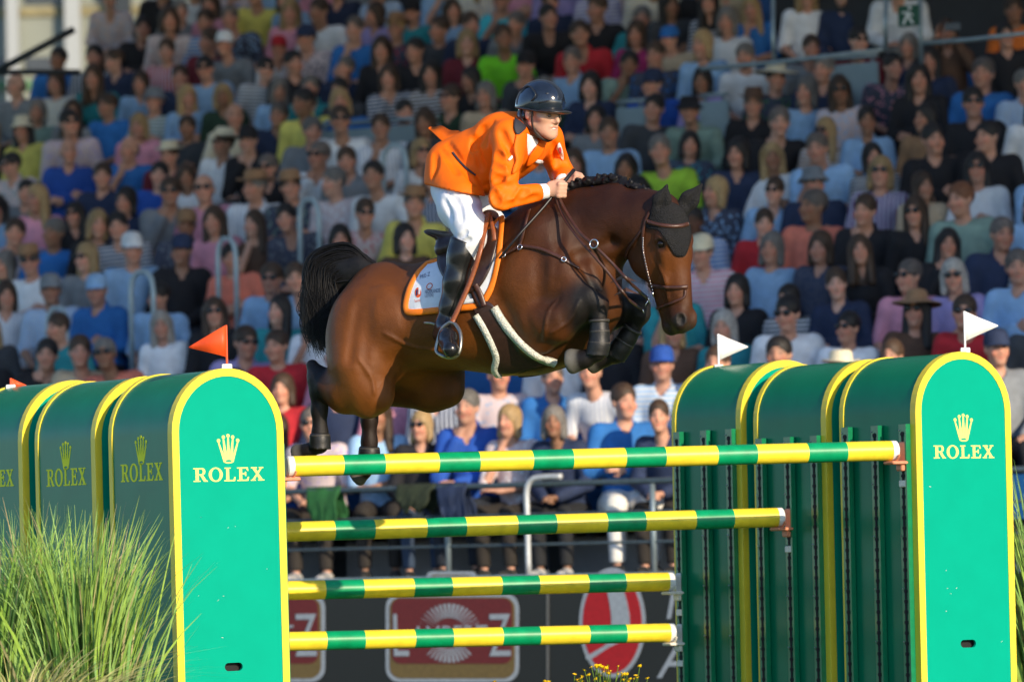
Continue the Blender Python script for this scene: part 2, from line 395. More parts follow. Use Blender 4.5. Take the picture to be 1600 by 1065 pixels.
def wing(base, theta, H, inner, label, logo_side, tilt, z_start):
    """one arched wing box; local x along the fence, local -y is the front; inner=+1/-1 side that carries the cup tracks"""
    root = empty('jump_wing', base, label, 'jump wing', 'arched wings of the jump', theta)
    root.rotation_euler = (0, tilt, theta)
    # shell: side/top skin, front and back plates
    sh = MB(); A = arch(WW, H, .006); n = len(A); V = [(x, .03, z) for x, z in A] + [(x, WD - .03, z) for x, z in A]
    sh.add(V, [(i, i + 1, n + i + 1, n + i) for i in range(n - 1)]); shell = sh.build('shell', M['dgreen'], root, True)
    fp = MB(); A2 = arch(WW, H, .038)
    hx, hz = .0, .585; hole = [(hx + sgn * .03 + .02 * math.cos(a), hz + .02 * math.sin(a)) for sgn, a0 in ((1, -math.pi / 2), (-1, math.pi / 2)) for a in np.linspace(a0, a0 + math.pi, 8)]
    pm = bez_mesh('front_plate', [[(x, z) for x, z in A2], hole], .008)
    fpo = link('front_plate', pm, M['green'], root); fpo.matrix_local = Matrix(((1, 0, 0, 0), (0, 0, -1, .012), (0, 1, 0, 0), (0, 0, 0, 1)))
    hb = MB().box((hx, .045, hz), (.14, .01, .08)).build('hand_slot', M['black'], root)
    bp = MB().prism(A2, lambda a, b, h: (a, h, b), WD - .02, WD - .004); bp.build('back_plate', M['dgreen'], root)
    tr = MB(); arch_band(tr, WW, H, .0, .038, 0, .045); tr.build('front_trim', M['yellow'], root, False)
    tr = MB(); arch_band(tr, WW, H, .0, .038, WD - .035, WD); tr.build('rear_trim', M['yellow'], root, False)
    # front marking
    decal(root, TXT_ME, 'lettering', M['decal'], (.0, .0035, H - .548), (1, 0, 0), (0, 0, 1), .395, .335)
    decal(root, CRN_ME, 'crown_emblem', M['decal'], (.0, .0035, H - .462), (1, 0, 0), (0, 0, 1), .124, .112)
    if logo_side:
        decal(root, TXT_ME, 'lettering', M['decal2'], (-WW / 2 + .0055, WD * .5, H - .535), (0, -1, 0), (0, 0, 1), .425, .44)
        decal(root, CRN_ME, 'crown_emblem', M['decal2'], (-WW / 2 + .0055, WD * .5, H - .455), (0, -1, 0), (0, 0, 1), .122, .112)
    # cup tracks on the inner side
    for i, fy in enumerate((.085, .32, .575)):
        t = MB(); xs = inner * (WW / 2 + .006); t.box((xs, fy + .008, z_start / 2), (.012, .072, z_start))
        t.box((xs + inner * .009, fy - .034, z_start / 2), (.03, .012, z_start))
        tk = t.build('cup_track', M['strip'], root)
        kh = MB(); z = z_start - .05; k = 0
        while z > .25:
            xf = xs + inner * .0075
            kh.prism([(fy + .012 + .017 * math.cos(a), z + .013 * math.sin(a)) for a in np.linspace(0, 2 * math.pi, 9)[:-1]], lambda a, b, h: (h, a, b), xf - .001, xf)
            kh.box((xf - .0005, fy + .012, z - .024), (.001, .017, .034)); z -= .0535; k += 1
        ko = kh.build('keyholes', M['black'], tk); tag(ko, kind='stuff')
        bo = MB()
        for zz in np.arange(z_start - .03, .3, -.27):
            for dy in (-.017, .017): bo.sphere((xs + inner * .007, fy + .012 + dy * 1.5, zz - .001), .0045, 6, 4)
        tag(bo.build('bolts', M['bolt'], tk), kind='stuff')
    return root
wlab = [['nearest green arched wing of the left side with orange flag on top', 'middle green arched wing behind the grass on the left', 'green arched wing cut off by the left edge of the picture'],
        ['nearest green arched wing of the right side with large white flag', 'middle green arched wing of the three on the right', 'rearmost green arched wing on the right where the two lowest poles end']]
WING = []
for si, (fr, H, tilt) in enumerate(((LW, LH, R(-.35)), (RW, RH, R(.25)))):
    th = R(33) if si == 0 else R(33)
    for k in range(3):
        base = fr[0] - fr[2] * ((WPITCH, .765)[si] * k)
        hh = H - (.004, .004)[si] * (k > 0) + ((.012, .03)[si] if k == 2 else 0)
        WING.append((wing(base, th, hh, 1 if si == 0 else -1, wlab[si][k], si == 0, tilt, hh - .37 - (.03 if (si, k) == (1, 1) else 0)), base, th, hh))
def wing_point(i, x, y, z):
    w = WING[i][0]; return Matrix.LocRotScale(w.location, w.rotation_euler, (1, 1, 1)) @ Vector((x, y, z))
def z_for(i, x, y, py):
    """height on a wing's local vertical line that shows at photo row py"""
    lo, hi = 0., 2.2
    for _ in range(40):
        m = (lo + hi) / 2
        if proj(wing_point(i, x, y, m))[1] > py: lo = m
        else: hi = m
    return m
# ------------------------------------------------------------------ poles and cups
def pole(label, lw, rw, yl, yr, pyl, pyr, cupm):
    """lw/rw wing index and track y; pyl/pyr photo rows of the pole's axis at its two ends"""
    out = WW / 2 + .06
    a = wing_point(lw, out, yl, z_for(lw, out, yl, pyl)); b = wing_point(rw, -out, yr, z_for(rw, -out, yr, pyr))
    d = (b - a); L = d.length; d.normalize(); root = empty('striped_pole', (0, 0, 0), label, 'pole', 'striped poles of the jump')
    root.location = a; root.rotation_euler = d.to_track_quat('X', 'Z').to_euler(); r = .051; n = 28
    seq = [(.25, 0)]
    mid = L - 2 * (.034 + .25); ng = max(2, round((mid + .265) / .468)); sc = mid / (ng * .203 + (ng - 1) * .265)
    for i in range(ng):
        seq.append((.203 * sc, 1))
        if i < ng - 1: seq.append((.265 * sc, 0))
    seq = [(.034, 2)] + seq + [(.25, 0), (.034, 2)]
    V = []; F = []; MI = []; xs = [0]
    for w, m in seq: xs.append(xs[-1] + w)
    x = 0; ring = 0
    prof = [(0, .0), (0, r * .86), (.006, r)]
    prof += [(q, r) for q in xs[1:-1]] + [(L - .006, r), (L, r * .86), (L, 0)]
    for px, pr in prof:
        for j in range(n): V.append((px, pr * math.cos(2 * math.pi * j / n), pr * math.sin(2 * math.pi * j / n)))
    for i in range(len(prof) - 1):
        m = 2 if i <= 2 or i >= len(prof) - 4 else seq[i - 2][1]
        for j in range(n): F.append((i * n + j, (i + 1) * n + j, (i + 1) * n + (j + 1) % n, i * n + (j + 1) % n)); MI.append(m)
    body = link('pole_body', mesh('pole_body', V, F, [M['pyellow'], M['pgreen'], M['white']], MI, True), None, root)
    body.data.set_sharp_from_angle(angle=R(40))
    # cups
    for w, side, ty, q in ((lw, 1, yl, a), (rw, -1, yr, b)):
        zl = q.z; loc = WING[w][0].matrix_basis.inverted() @ q if False else None
        cr = empty('jump_cup', q, ('plastic cup at the %s end of the %s' % ('left' if side == 1 else 'right', label)), 'jump cup', 'cups holding the poles', WING[w][2])
        c = MB(); x0 = -side * .051
        c.bbox((x0 + side * .01, 0, -.03), (.02, .06, .15), .006)
        c.bbox((x0 + side * .06, 0, -.062), (.1, .085, .018), .006)
        c.bbox((x0 + side * .025, 0, -.085), (.035, .05, .04), .006)
        c.build('cup_body', cupm, cr)
        lip = MB(); arc = [(.0565 * math.cos(t), .0565 * math.sin(t)) for t in np.linspace(math.pi * 1.12, math.pi * 1.88, 10)]
        lip.tube([(x0 + side * .075, u, v - .002) for u, v in arc], .006, 6); lip.build('cup_lip', cupm, cr)
        MB().bbox((x0 + side * .008, 0, -.17), (.026, .062, .035), .004).build('safety_clip', M['cup'], cr)
    return root
pole('top striped pole just under the hind hooves', 0, 3, .085, .085, 728.5, 703.5, M['cupo'])
pole('second striped pole from the top', 1, 4, .32, .32, 835, 807.5, M['cupo'])
pole('third striped pole from the top', 2, 5, .575, .575, 929, 908, M['cup'])
pole('lowest of the four striped poles', 2, 5, .575, .575, 1008.5, 987.5, M['cup'])
# ------------------------------------------------------------------ flags
def flag(base, h, fl, fh, sgn, m, label, ax, drop):
    root = empty('jump_flag', base, label, 'flag', 'flags on the jump wings')
    MB().tube([(0, 0, 0), (0, 0, h)], .0055, 8).build('flag_staff', m, root)
    v = Vector(ax) * sgn; t = .0015
    pts = [Vector((0, 0, h)), Vector((0, 0, h - fh)), v * fl + Vector((0, 0, h - drop))]
    n = Vector((0, 0, 1)).cross(v).normalized(); V = []; F = []
    k = 8
    for i in range(k + 1):
        u = i / k * .97
        for q in (pts[0].lerp(pts[2], u), pts[1].lerp(pts[2], u)): V.append(q + n * (.012 * math.sin(u * 5)) + v * .004)
    F = [(2 * i, 2 * i + 1, 2 * i + 3, 2 * i + 2) for i in range(k)]
    o = link('pennant', mesh('pennant', V, F, [m], smooth=True), None, root); sol = o.modifiers.new('thick', 'SOLIDIFY'); sol.thickness = .003
    MB().bbox((0, 0, .012), (.05, .03, .028), .004).build('flag_clip', M['white'], root)
    return root
def flag_at(i, x, y, h, fl, fh, sgn, m, label, drop):
    return flag(wing_point(i, x, y, WING[i][3] - .004 - .02 * (y > .1)), h, fl, fh, sgn, m, label, (math.cos(.1), math.sin(.1), 0), drop)
flag_at(0, .02, .03, .215, .185, .155, -1, M['orange'], 'orange triangular flag on the left front wing', .105)
flag_at(3, 0.045, .03, .215, .175, .155, 1, M['flagw'], 'larger white triangular flag on the right front wing', .08)
flag_at(5, -.02, .60, .195, .165, .145, 1, M['flagw'], 'white triangular flag on the rear right wing', .075)
# orange flag whose tip shows at the left picture edge
flag_at(2, -.06, .60, .06, .10, .05, 1, M['orange'], 'small orange flag tip at the left edge of the picture', .05)

# small scuffs and chips on the poles and wing fronts
sc_r = random.Random(12)
for i in (0, 3):
    for k in range(9):
        x, z = sc_r.uniform(-.24, .24), sc_r.uniform(.35, WING[i][3] - .3); w, h = sc_r.uniform(.002, .012), sc_r.uniform(.001, .003)
        if abs(z - (WING[i][3] - .47)) < .12 or (abs(x) < .08 and abs(z - .585) < .05): continue
        m_ = MB().box((x, .0028, z), (w, .0012, h), 0, Matrix.Rotation(sc_r.uniform(-.8, .8), 3, 'Y')); m_.build('scuff', M['scuff'], WING[i][0])

# ------------------------------------------------------------------ grandstand (rows run from far left to near right)
BETA = R(31)
SU = Vector((math.cos(BETA), -math.sin(BETA), 0)); SV = Vector((math.sin(BETA), math.cos(BETA), 0)); SZ = Vector((0, 0, 1))
RISE, RUN, HEADZ, FLOOR0 = .325, .76, 1.2, .87
O0 = Vector((0, 36.2, 0))                      # under the heads of the front row at the picture centre
def SP(u, v, z): return O0 + SU * u + SV * v + SZ * z
def stand_uv(px, py):
    """photo pixel of a head -> (u along the row, row number)"""
    d = ray(px, py); a = SP(0, 0, FLOOR0 + HEADZ) - CPOS; st = SV * RUN + SZ * RISE
    A = np.array([[d.x, -SU.x, -st.x], [d.y, -SU.y, -st.y], [d.z, -SU.z, -st.z]]); t, u, r = np.linalg.solve(A, np.array(a)); return u, r
NROW = 17; UL, UR = -14., 16.
RS = Matrix(((SU.x, SV.x, 0), (SU.y, SV.y, 0), (0, 0, 1)))
st = empty('grandstand', SP(0, 0, 0), 'terraced concrete grandstand holding the crowd', 'grandstand')
def sbox(mb, u0, u1, v0, v1, z0, z1, m=0): mb.box(RS @ Vector(((u0 + u1) / 2, (v0 + v1) / 2, (z0 + z1) / 2)), (u1 - u0, v1 - v0, z1 - z0), m, RS)
def u_at(px, r, z):
    lo, hi = -16., 10.
    for _ in range(30):
        m = (lo + hi) / 2
        if proj(SP(m, r * RUN, z))[0] < px: lo = m
        else: hi = m
    return m
UTOP = [u_at(95 if r == 11 else 185 if r < 14 else 205, r, FLOOR0 + r * RISE + .6) for r in range(NROW)]
ul = lambda r: UL if r < 11 else UTOP[r]       # the upper tier stops short on the left
for r in range(NROW):
    b = MB(); sbox(b, ul(r), UR, -.58 + r * RUN, -.58 + (r + 1) * RUN - .002, 0, FLOOR0 + r * RISE); b.build('terrace_step', M['concrete'], st)
b = MB(); sbox(b, UL, UR, -.9, -.582, 0, FLOOR0 + .05); b.build('front_kerb', M['concrete'], st)
# unseen roof added above the stand to shade the upper rows
roofm = bpy.data.materials.new('translucent_shade_roof'); roofm.use_nodes = True; rn_ = roofm.node_tree; rn_.nodes.clear()  # translucent deck, made up so that light comes through onto the crowd
ro = rn_.nodes.new('ShaderNodeOutputMaterial'); rd = rn_.nodes.new('ShaderNodeBsdfDiffuse'); rt = rn_.nodes.new('ShaderNodeBsdfTranslucent'); rmx = rn_.nodes.new('ShaderNodeMixShader'); rno = rn_.nodes.new('ShaderNodeTexNoise'); rno.inputs['Scale'].default_value = .5
rcr = rn_.nodes.new('ShaderNodeValToRGB'); rcr.color_ramp.elements[0].color = (.23, .26, .30, 1); rcr.color_ramp.elements[1].color = (.30, .33, .37, 1); rn_.links.new(rno.outputs[0], rcr.inputs[0]); rn_.links.new(rcr.outputs[0], rt.inputs[0])
rd.inputs[0].default_value = (.6, .62, .64, 1); rmx.inputs[0].default_value = .5; rn_.links.new(rd.outputs[0], rmx.inputs[1]); rn_.links.new(rt.outputs[0], rmx.inputs[2]); rn_.links.new(rmx.outputs[0], ro.inputs[0])
rf = empty('added_shade_roof', SP(0, 0, 0), 'unseen translucent roof added to shade the grandstand', 'roof')
b = MB().add([RS @ Vector(q) for q in ((-40, -6.4, 9.75), (48, -6.4, 9.75), (48, 17, 9.75), (-40, 17, 9.75))], [(0, 1, 2, 3)]); b.build('roof_deck', roofm, rf)
b = MB(); sbox(b, -40, 48, -6.55, -6.402, 9.4, 10.1); b.build('fascia', M['steel'], rf)
for u in (-22, 13, 26):
    b = MB(); sbox(b, u, u + .4, 14.5, 14.9, 0, 9.598); b.build('roof_column', M['dsteel'], rf)
# back wall of the stand (behind the top rows), dark
b = MB(); sbox(b, UTOP[16] + .35, 30, 12.9, 13.1, 0, 9.59); bw = b.build('rear_wall', mat('rear_wall_dark', (.035, .04, .05), .8, noise=.3, scale=.8)); bw.location = SP(0, 0, 0); tag(bw, 'dark rear wall behind the top rows of the grandstand', 'wall')
# benches, one per row
for r in range(NROW):
    bo = empty('bench', SP(0, 0, 0), 'blue bench under the spectators of row %d' % (r + 1) if False else None, None)
    z = FLOOR0 + r * RISE; v = r * RUN
    b = MB(); ur = UR if r < 13 else u_at(1200, r, z + .6); sbox(b, ul(r), ur, v - .19, v + .2, z + .38, z + .42); b.build('bench_seat', M['bench'], bo)
    b = MB(); sbox(b, ul(r), ur, v + .205, v + .225, z + .42, z + .70); b.build('bench_back', M['bench'], bo)
    for u in np.arange(max(ul(r), -8) + .3, 8, 2.0):
        b = MB(); sbox(b, u, u + .05, v - .12, v + .2, z + .001, z + .378); b.build('bench_leg', M['dsteel'], bo)
    ordn = ['first', 'second', 'third', 'fourth', 'fifth', 'sixth', 'seventh', 'eighth', 'ninth', 'tenth', 'eleventh', 'twelfth', 'thirteenth', 'fourteenth', 'fifteenth', 'sixteenth', 'seventeenth']
    tag(bo, 'long blue bench of the %s row from the front' % ordn[r], 'bench', 'blue benches of the grandstand')
# front railing above the sponsor board
fr = empty('front_railing', SP(0, -.74, FLOOR0), 'grey tube railing in front of the first row', 'railing')
vr = -.74; zf = FLOOR0 + .05
for dz, rr in ((.72, .022), (.50, .011), (.28, .011)):
    tb = MB(); tb.tube([RS @ Vector((u, 0, dz)) for u in (-12, 0, 14)], rr, 8); tb.build('rail', mat('rail_steel', lin('#52626a'), .45, .5), fr, True)
for u in np.arange(-11, 14, 1.75):
    tb = MB(); tb.tube([RS @ Vector((u + .35, 0, .04)), RS @ Vector((u + .35, 0, .70))], .022, 8); tb.build('post', M['steel'], fr, True)
# white gate post in the railing seen under the horse's neck
gu, gr_ = stand_uv(742, 800)
gp = empty('gate_post', SP(gu, -.86, FLOOR0 + .05), 'pale bent tube post standing between the poles, in the railing', 'post')
tb = MB(); tb.tube([RS @ Vector(q) for q in spline([(0, 0, 0), (0, 0, .45), (0, 0, .62), (.04, 0, .7), (.14, 0, .72), (.3, 0, .72)], 5)], .022, 8); tb.build('post_tube', mat('pale_steel', (.55, .58, .6), .4, .3), gp, True)
# ------------------------------------------------------------------ sponsor board
bd = empty('sponsor_board', SP(0, -1.25, 0), 'long dark advertising board with sponsor logos behind the poles', 'advertising board')
BH = .885
b = MB(); sbox(b, -12, 14, -.06, .06, .02, BH); b.build('board_panel', M['board'], bd)
b = MB(); sbox(b, -12, 14, -.09, .09, BH + .001, BH + .05); b.build('board_cap', M['steel'], bd)
BSPOT = SP(0, -1.25 - .065, 0)
def board_uz(px, py):
    d = ray(px, py); n = SV; t = (BSPOT - CPOS).dot(n) / d.dot(n); q = CPOS + d * t - BSPOT; return q.dot(SU), q.z
def on_board(name, loops, m, lift, parent=bd):
    """flat marking from photo-pixel loops, laid on the board's face"""
    me = bez_mesh(name, [[board_uz(x, y) for x, y in lp] for lp in loops], .0012)
    o = link(name, me, m, parent); off = RS @ Vector((0, -.0662 - lift, 0))
    o.matrix_local = Matrix(((SU.x, 0, -SV.x, off.x), (SU.y, 0, -SV.y, off.y), (0, 1, 0, 0), (0, 0, 0, 1))); return o
def rrect(x0, y0, x1, y1, r, n=5):
    o = []
    for cx, cy, a in ((x1 - r, y0 + r, -90), (x1 - r, y1 - r, 0), (x0 + r, y1 - r, 90), (x0 + r, y0 + r, 180)):
        o += [(cx + r * math.cos(R(a + 90 * i / n)), cy + r * math.sin(R(a + 90 * i / n))) for i in range(n + 1)]
    return o
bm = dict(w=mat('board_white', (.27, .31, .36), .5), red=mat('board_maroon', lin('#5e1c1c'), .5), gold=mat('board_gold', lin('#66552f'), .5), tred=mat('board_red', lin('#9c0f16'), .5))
def text_mesh(body, size=1., shear=0., ext=.001):
    cu = bpy.data.curves.new('t', 'FONT'); cu.body = body; cu.size = size; cu.extrude = ext; cu.shear = shear; cu.align_x = 'CENTER'; cu.resolution_u = 3
    ob = bpy.data.objects.new('t', cu); COL.objects.link(ob); dg = bpy.context.evaluated_depsgraph_get()
    me = bpy.data.meshes.new_from_object(ob.evaluated_get(dg)); bpy.data.objects.remove(ob); bpy.data.curves.remove(cu); return me
def text_board(name, body, px, py, wpx, hpx, m, lift, shear=0., bold=0.):
    """text centred on a pixel of the board, given width and cap height in pixels"""
    me = text_mesh(body, 1, shear); c = np.array([v.co[:] for v in me.vertices]); w = np.ptp(c[:, 0]); h = np.ptp(c[:, 1]); mid = (c[:, 0].max() + c[:, 0].min()) / 2; lo = c[:, 1].min()
    u0, z0 = board_uz(px - wpx / 2, py); u1, z1 = board_uz(px + wpx / 2, py - hpx)
    for v in me.vertices: v.co.x = (v.co.x - mid) / w * (u1 - u0); v.co.y = (v.co.y - lo) / h * (z1 - z0)
    o = link(name, me, m, bd); um, zm = board_uz(px, py); off = RS @ Vector((um, -.0662 - lift, zm))
    o.matrix_local = Matrix(((SU.x, 0, -SV.x, off.x), (SU.y, 0, -SV.y, off.y), (0, 1, 0, off.z), (0, 0, 0, 1))); return o
def lambertz(cx):
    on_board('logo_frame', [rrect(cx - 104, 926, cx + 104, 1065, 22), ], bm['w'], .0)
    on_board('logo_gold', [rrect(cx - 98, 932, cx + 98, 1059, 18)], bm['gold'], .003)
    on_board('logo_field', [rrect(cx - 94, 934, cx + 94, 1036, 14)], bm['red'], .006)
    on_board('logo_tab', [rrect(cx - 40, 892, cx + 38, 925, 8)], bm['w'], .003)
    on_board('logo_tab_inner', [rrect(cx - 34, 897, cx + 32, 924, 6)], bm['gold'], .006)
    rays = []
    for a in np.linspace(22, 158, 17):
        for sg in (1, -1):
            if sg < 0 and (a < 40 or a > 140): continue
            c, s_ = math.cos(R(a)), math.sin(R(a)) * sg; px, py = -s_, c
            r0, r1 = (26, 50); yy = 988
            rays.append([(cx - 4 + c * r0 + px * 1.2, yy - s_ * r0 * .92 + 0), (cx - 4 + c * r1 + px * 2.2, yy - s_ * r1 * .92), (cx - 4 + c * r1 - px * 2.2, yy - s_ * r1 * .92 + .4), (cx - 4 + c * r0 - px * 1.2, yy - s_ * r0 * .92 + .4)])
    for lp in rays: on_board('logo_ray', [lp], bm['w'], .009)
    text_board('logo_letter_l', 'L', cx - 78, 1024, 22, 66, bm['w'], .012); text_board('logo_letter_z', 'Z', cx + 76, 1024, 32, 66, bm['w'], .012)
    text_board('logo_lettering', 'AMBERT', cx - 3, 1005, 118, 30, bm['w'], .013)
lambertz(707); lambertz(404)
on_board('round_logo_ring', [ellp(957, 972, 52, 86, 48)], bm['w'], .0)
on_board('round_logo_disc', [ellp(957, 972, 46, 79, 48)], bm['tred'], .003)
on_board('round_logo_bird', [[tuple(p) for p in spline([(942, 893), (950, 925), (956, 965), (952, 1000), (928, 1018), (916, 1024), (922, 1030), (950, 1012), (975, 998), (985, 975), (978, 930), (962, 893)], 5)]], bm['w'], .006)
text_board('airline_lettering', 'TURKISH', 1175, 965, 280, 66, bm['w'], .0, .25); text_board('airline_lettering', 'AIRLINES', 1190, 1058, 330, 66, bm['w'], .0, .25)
for px in (856,):
    on_board('panel_joint', [[(px - 2, 890), (px + 2, 890), (px + 2, 1064), (px - 2, 1064)]], mat('joint_grey', (.12, .12, .115), .6), .0)

# ------------------------------------------------------------------ spectators: shared seated bodies in a few poses
V3 = lambda *a: Vector(a)
XM = dict(skin=mat('skin', objcol=True, attr='tone', rough=.55, noise=.1, scale=18, spec=.35), cloth=mat('crowd_cloth', objcol=True, rough=.85, noise=.22, scale=9, bump=.35, bscale=22),
          hair=mat('crowd_hair', objcol=True, rough=.55, noise=.35, scale=40, bump=.6, bscale=90), straw=mat('straw', objcol=True, rough=.8, noise=.2, scale=70, bump=.5, bscale=160),
          glass=mat('sunglass', (.006, .006, .008), .12, spec=.6), dark=mat('phone_black', (.01, .01, .012), .25))
def head_prims(f, c, yaw=0., s=1., inflate=0., kind='skin'):
    """skull, jaw, nose, ears, brow; facing -y then turned by yaw"""
    cy, sy = math.cos(yaw), math.sin(yaw); T = lambda x, y, z: (c[0] + s * (x * cy - y * sy), c[1] + s * (x * sy + y * cy), c[2] + s * z)
    ax = [(cy, sy, 0), (-sy, cy, 0), (0, 0, 1)]
    f.ell(T(0, .015, .035), [s * q for q in (.076, .095, .088)], ax, .02)
    f.ell(T(0, -.02, -.035), [s * q for q in (.062, .072, .085)], ax, .03)
    f.ell(T(0, -.058, -.088), [s * q for q in (.032, .026, .024)], ax, .025)      # chin
    f.cone(T(0, -.085, .02), s * .01, T(0, -.1, -.022), s * .015, .014)             # nose
    for sx in (-1, 1):
        f.ell(T(sx * .032, -.093, .016), [s * q for q in (.017, .014, .011)], ax, .012, sub=True)
        f.ell(T(sx * .077, .012, -.005), [s * q for q in (.011, .02, .032)], ax, .008)
        f.ell(T(sx * .04, -.07, -.03), [s * q for q in (.025, .02, .022)], ax, .02)
    f.ell(T(0, -.089, -.056), [s * q for q in (.022, .009, .005)], ax, .006, sub=True)
    f.cone(T(0, -.085, -.063), s * .007, T(0, -.085, -.064), s * .007, .012)
def hand_prims(f, w, d, up, s=1.):
    """palm and five curled fingers from wrist w, pointing along d, back of hand towards up"""
    d = Vector(d).normalized(); up = (Vector(up) - d * Vector(up).dot(d)).normalized(); sd = d.cross(up); w = Vector(w)
    f.cone(w, .026 * s, w + d * .075 * s, .034 * s, .02, squash=(tuple(up), .55))
    for i, (o, l) in enumerate(((-.03, .07), (-.01, .08), (.011, .075), (.03, .058))):
        b = w + d * .085 * s + sd * o * s; k = b + d * l * .5 * s - up * .006 * s; f.cone(b, .0105 * s, k, .010 * s, .004); f.cone(k, .010 * s, k + (d * .55 - up * .8) * l * .5 * s, .0085 * s, .004)
    b = w + d * .03 * s - sd * .03 * s; k = b + (d * .7 - sd * .55) * .045 * s; f.cone(b, .013 * s, k, .011 * s, .012); f.cone(k, .011 * s, k + d * .03 * s - up * .01 * s, .009 * s, .006)
def print_cloth(name, kind, pale):
    """cloth in the object's colour with stripes, checks or a floral print"""
    m = mat(name, objcol=True, rough=.85, noise=.2, scale=9, bump=.35, bscale=22); nt = m.node_tree; N, L = nt.nodes, nt.links; b = N['Principled BSDF']; src = b.inputs['Base Color'].links[0].from_socket; tc = [n for n in N if n.type == 'TEX_COORD'][0]
    if kind == 'flower': t = N.new('ShaderNodeTexVoronoi'); t.inputs['Scale'].default_value = 26; out = t.outputs['Distance']; lo_, hi_ = .28, .34
    else: t = N.new('ShaderNodeTexWave'); t.bands_direction = 'Z' if kind == 'hoop' else 'X'; t.inputs['Scale'].default_value = 9; t.inputs['Distortion'].default_value = .6; out = t.outputs['Fac']; lo_, hi_ = .5, .62
    L.new(tc.outputs['Object'], t.inputs['Vector']); mr = N.new('ShaderNodeMapRange'); mr.inputs[1].default_value = lo_; mr.inputs[2].default_value = hi_; L.new(out, mr.inputs[0])
    mx = N.new('ShaderNodeMix'); mx.data_type = 'RGBA'; L.new(mr.outputs[0], mx.inputs[0]); L.new(src, mx.inputs[6]); mx.inputs[7].default_value = (*pale, 1); L.new(mx.outputs[2], b.inputs['Base Color']); return m
PRINTS = [print_cloth('cloth_hoops', 'hoop', (.62, .64, .68)), print_cloth('cloth_stripes', 'stripe', (.5, .55, .65)), print_cloth('cloth_floral', 'flower', (.6, .5, .52)), print_cloth('cloth_dark_print', 'flower', (.05, .06, .1))]
POSES = {}
def make_pose(name, arms, lean=0., yaw=0., tilt=0.):
    """arms: per side (shoulder dx, elbow, wrist, hand direction, back-of-hand direction)"""
    L = lambda z: -lean * max(0, z - .5) / .6
    chest, neck = V3(0, L(.9), .88), V3(0, L(1.02) + .005, 1.03); hc = V3(0, L(1.2) - .025, 1.195)
    sh = [V3(sx * .175, L(1.) + .01, .985) for sx in (-1, 1)]
    def torso(f, g):
        f.cone((0, .02, .52), .155 + g, (0, L(.75), .74), .135 + g, .04, squash=((0, 1, 0), .74)); f.cone((0, L(.75), .74), .138 + g, chest, .155 + g, .05, squash=((0, 1, 0), .70))
        f.cone(sh[0] + V3(.02, 0, -.01), .062 + g, sh[1] + V3(-.02, 0, -.01), .062 + g, .07)
    def arm(f, i, g, to):
        e, w = Vector(arms[i][0]), Vector(arms[i][1]); f.cone(sh[i], .056 + g, e, .043 + g, .05)
        if to == 'long': f.cone(e, .044 + g, w - (w - e).normalized() * .02, .033 + g, .03)
        elif to == 'body': f.cone(e, .042, w, .027, .03)
    def legs(f, g, to=1.):
        for sx in (-1, 1):
            f.cone((sx * .095, .0, .5), .095 + g, (sx * .125, -.44, .5), .062 + g, .05); f.cone((sx * .125, -.44, .5), .062 + g, (sx * .12, -.40, .1), .042 + g * 1.5, .03)
    h = .0125; lo, hi = (-.5, -.75, 0.0), (.5, .32, 1.38)
    f = Field(lo, hi, h); torso(f, -.006); legs(f, -.008)
    for i in (0, 1): arm(f, i, -.008, 'body'); hand_prims(f, arms[i][1], arms[i][2], arms[i][3])
    for sx in (-1, 1): f.cone((sx * .12, -.40, .06), .036, (sx * .125, -.55, .035), .034, .03)
    f.cone(neck - V3(0, 0, .06), .06, hc + V3(0, .02, -.06), .052, .03); head_prims(f, hc, yaw)
    body, bv = f.mesh('body_' + name); c_, s_ = math.cos(-yaw), math.sin(-yaw); q = bv - np.array(hc); qx = q[:, 0] * c_ - q[:, 1] * s_; qy = q[:, 0] * s_ + q[:, 1] * c_; qz = q[:, 2]
    tone = np.ones((len(bv), 3), np.float32); fr_ = (qy < -.05) & (np.abs(qz) < .13)
    def spot(cx, cz, rx, rz, col):
        w = np.clip(1.6 - 1.3 * np.sqrt(((np.abs(qx) - cx) / rx) ** 2 + ((qz - cz) / rz) ** 2), 0, 1) * fr_; tone[:] = tone * (1 - w[:, None]) + np.array(col) * w[:, None]
    spot(.045, -.03, .03, .03, (1.08, .82, .78)); spot(0, -.005, .02, .03, (1.05, .88, .85)); spot(0, -.06, .026, .009, (.85, .42, .42)); spot(.033, .036, .024, .008, (.4, .34, .3)); spot(.032, .014, .017, .009, (.16, .14, .13))
    color_attr(body, tone, 'tone')
    f = Field(lo, hi, h); torso(f, .012); [arm(f, i, .012, 'short') for i in (0, 1)]; f.cone(neck + V3(0, -.02, .0), .056, neck + V3(0, -.03, .12), .062, .0, sub=True); f.half((0, 0, .47), (0, 0, -1)); short, _ = f.mesh('shirt_' + name)
    f = Field(lo, hi, h); torso(f, .016); [arm(f, i, .014, 'long') for i in (0, 1)]; f.cone(neck - V3(0, 0, .03), .07, neck + V3(0, .02, .035), .068, .02); f.cone(neck + V3(0, -.05, -.06), .045, neck + V3(0, -.03, .14), .062, .0, sub=True); f.half((0, 0, .45), (0, 0, -1)); long_, _ = f.mesh('jacket_' + name)
    f = Field(lo, hi, h); legs(f, .008); f.cone((0, .02, .5), .16, (0, .01, .58), .15, .04, squash=((0, 1, 0), .78)); f.half((0, 0, .12), (0, 0, -1)); trou, _ = f.mesh('trousers_' + name)
    shoe = []
    for sx in (-1, 1):
        f = Field((-.3, -.75, 0), (.3, -.2, .25), h); f.cone((sx * .12, -.395, .06), .05, (sx * .127, -.57, .04), .044, .03); f.half((0, 0, .01), (0, 0, -1)); shoe.append(f.mesh('shoe_' + name)[0])
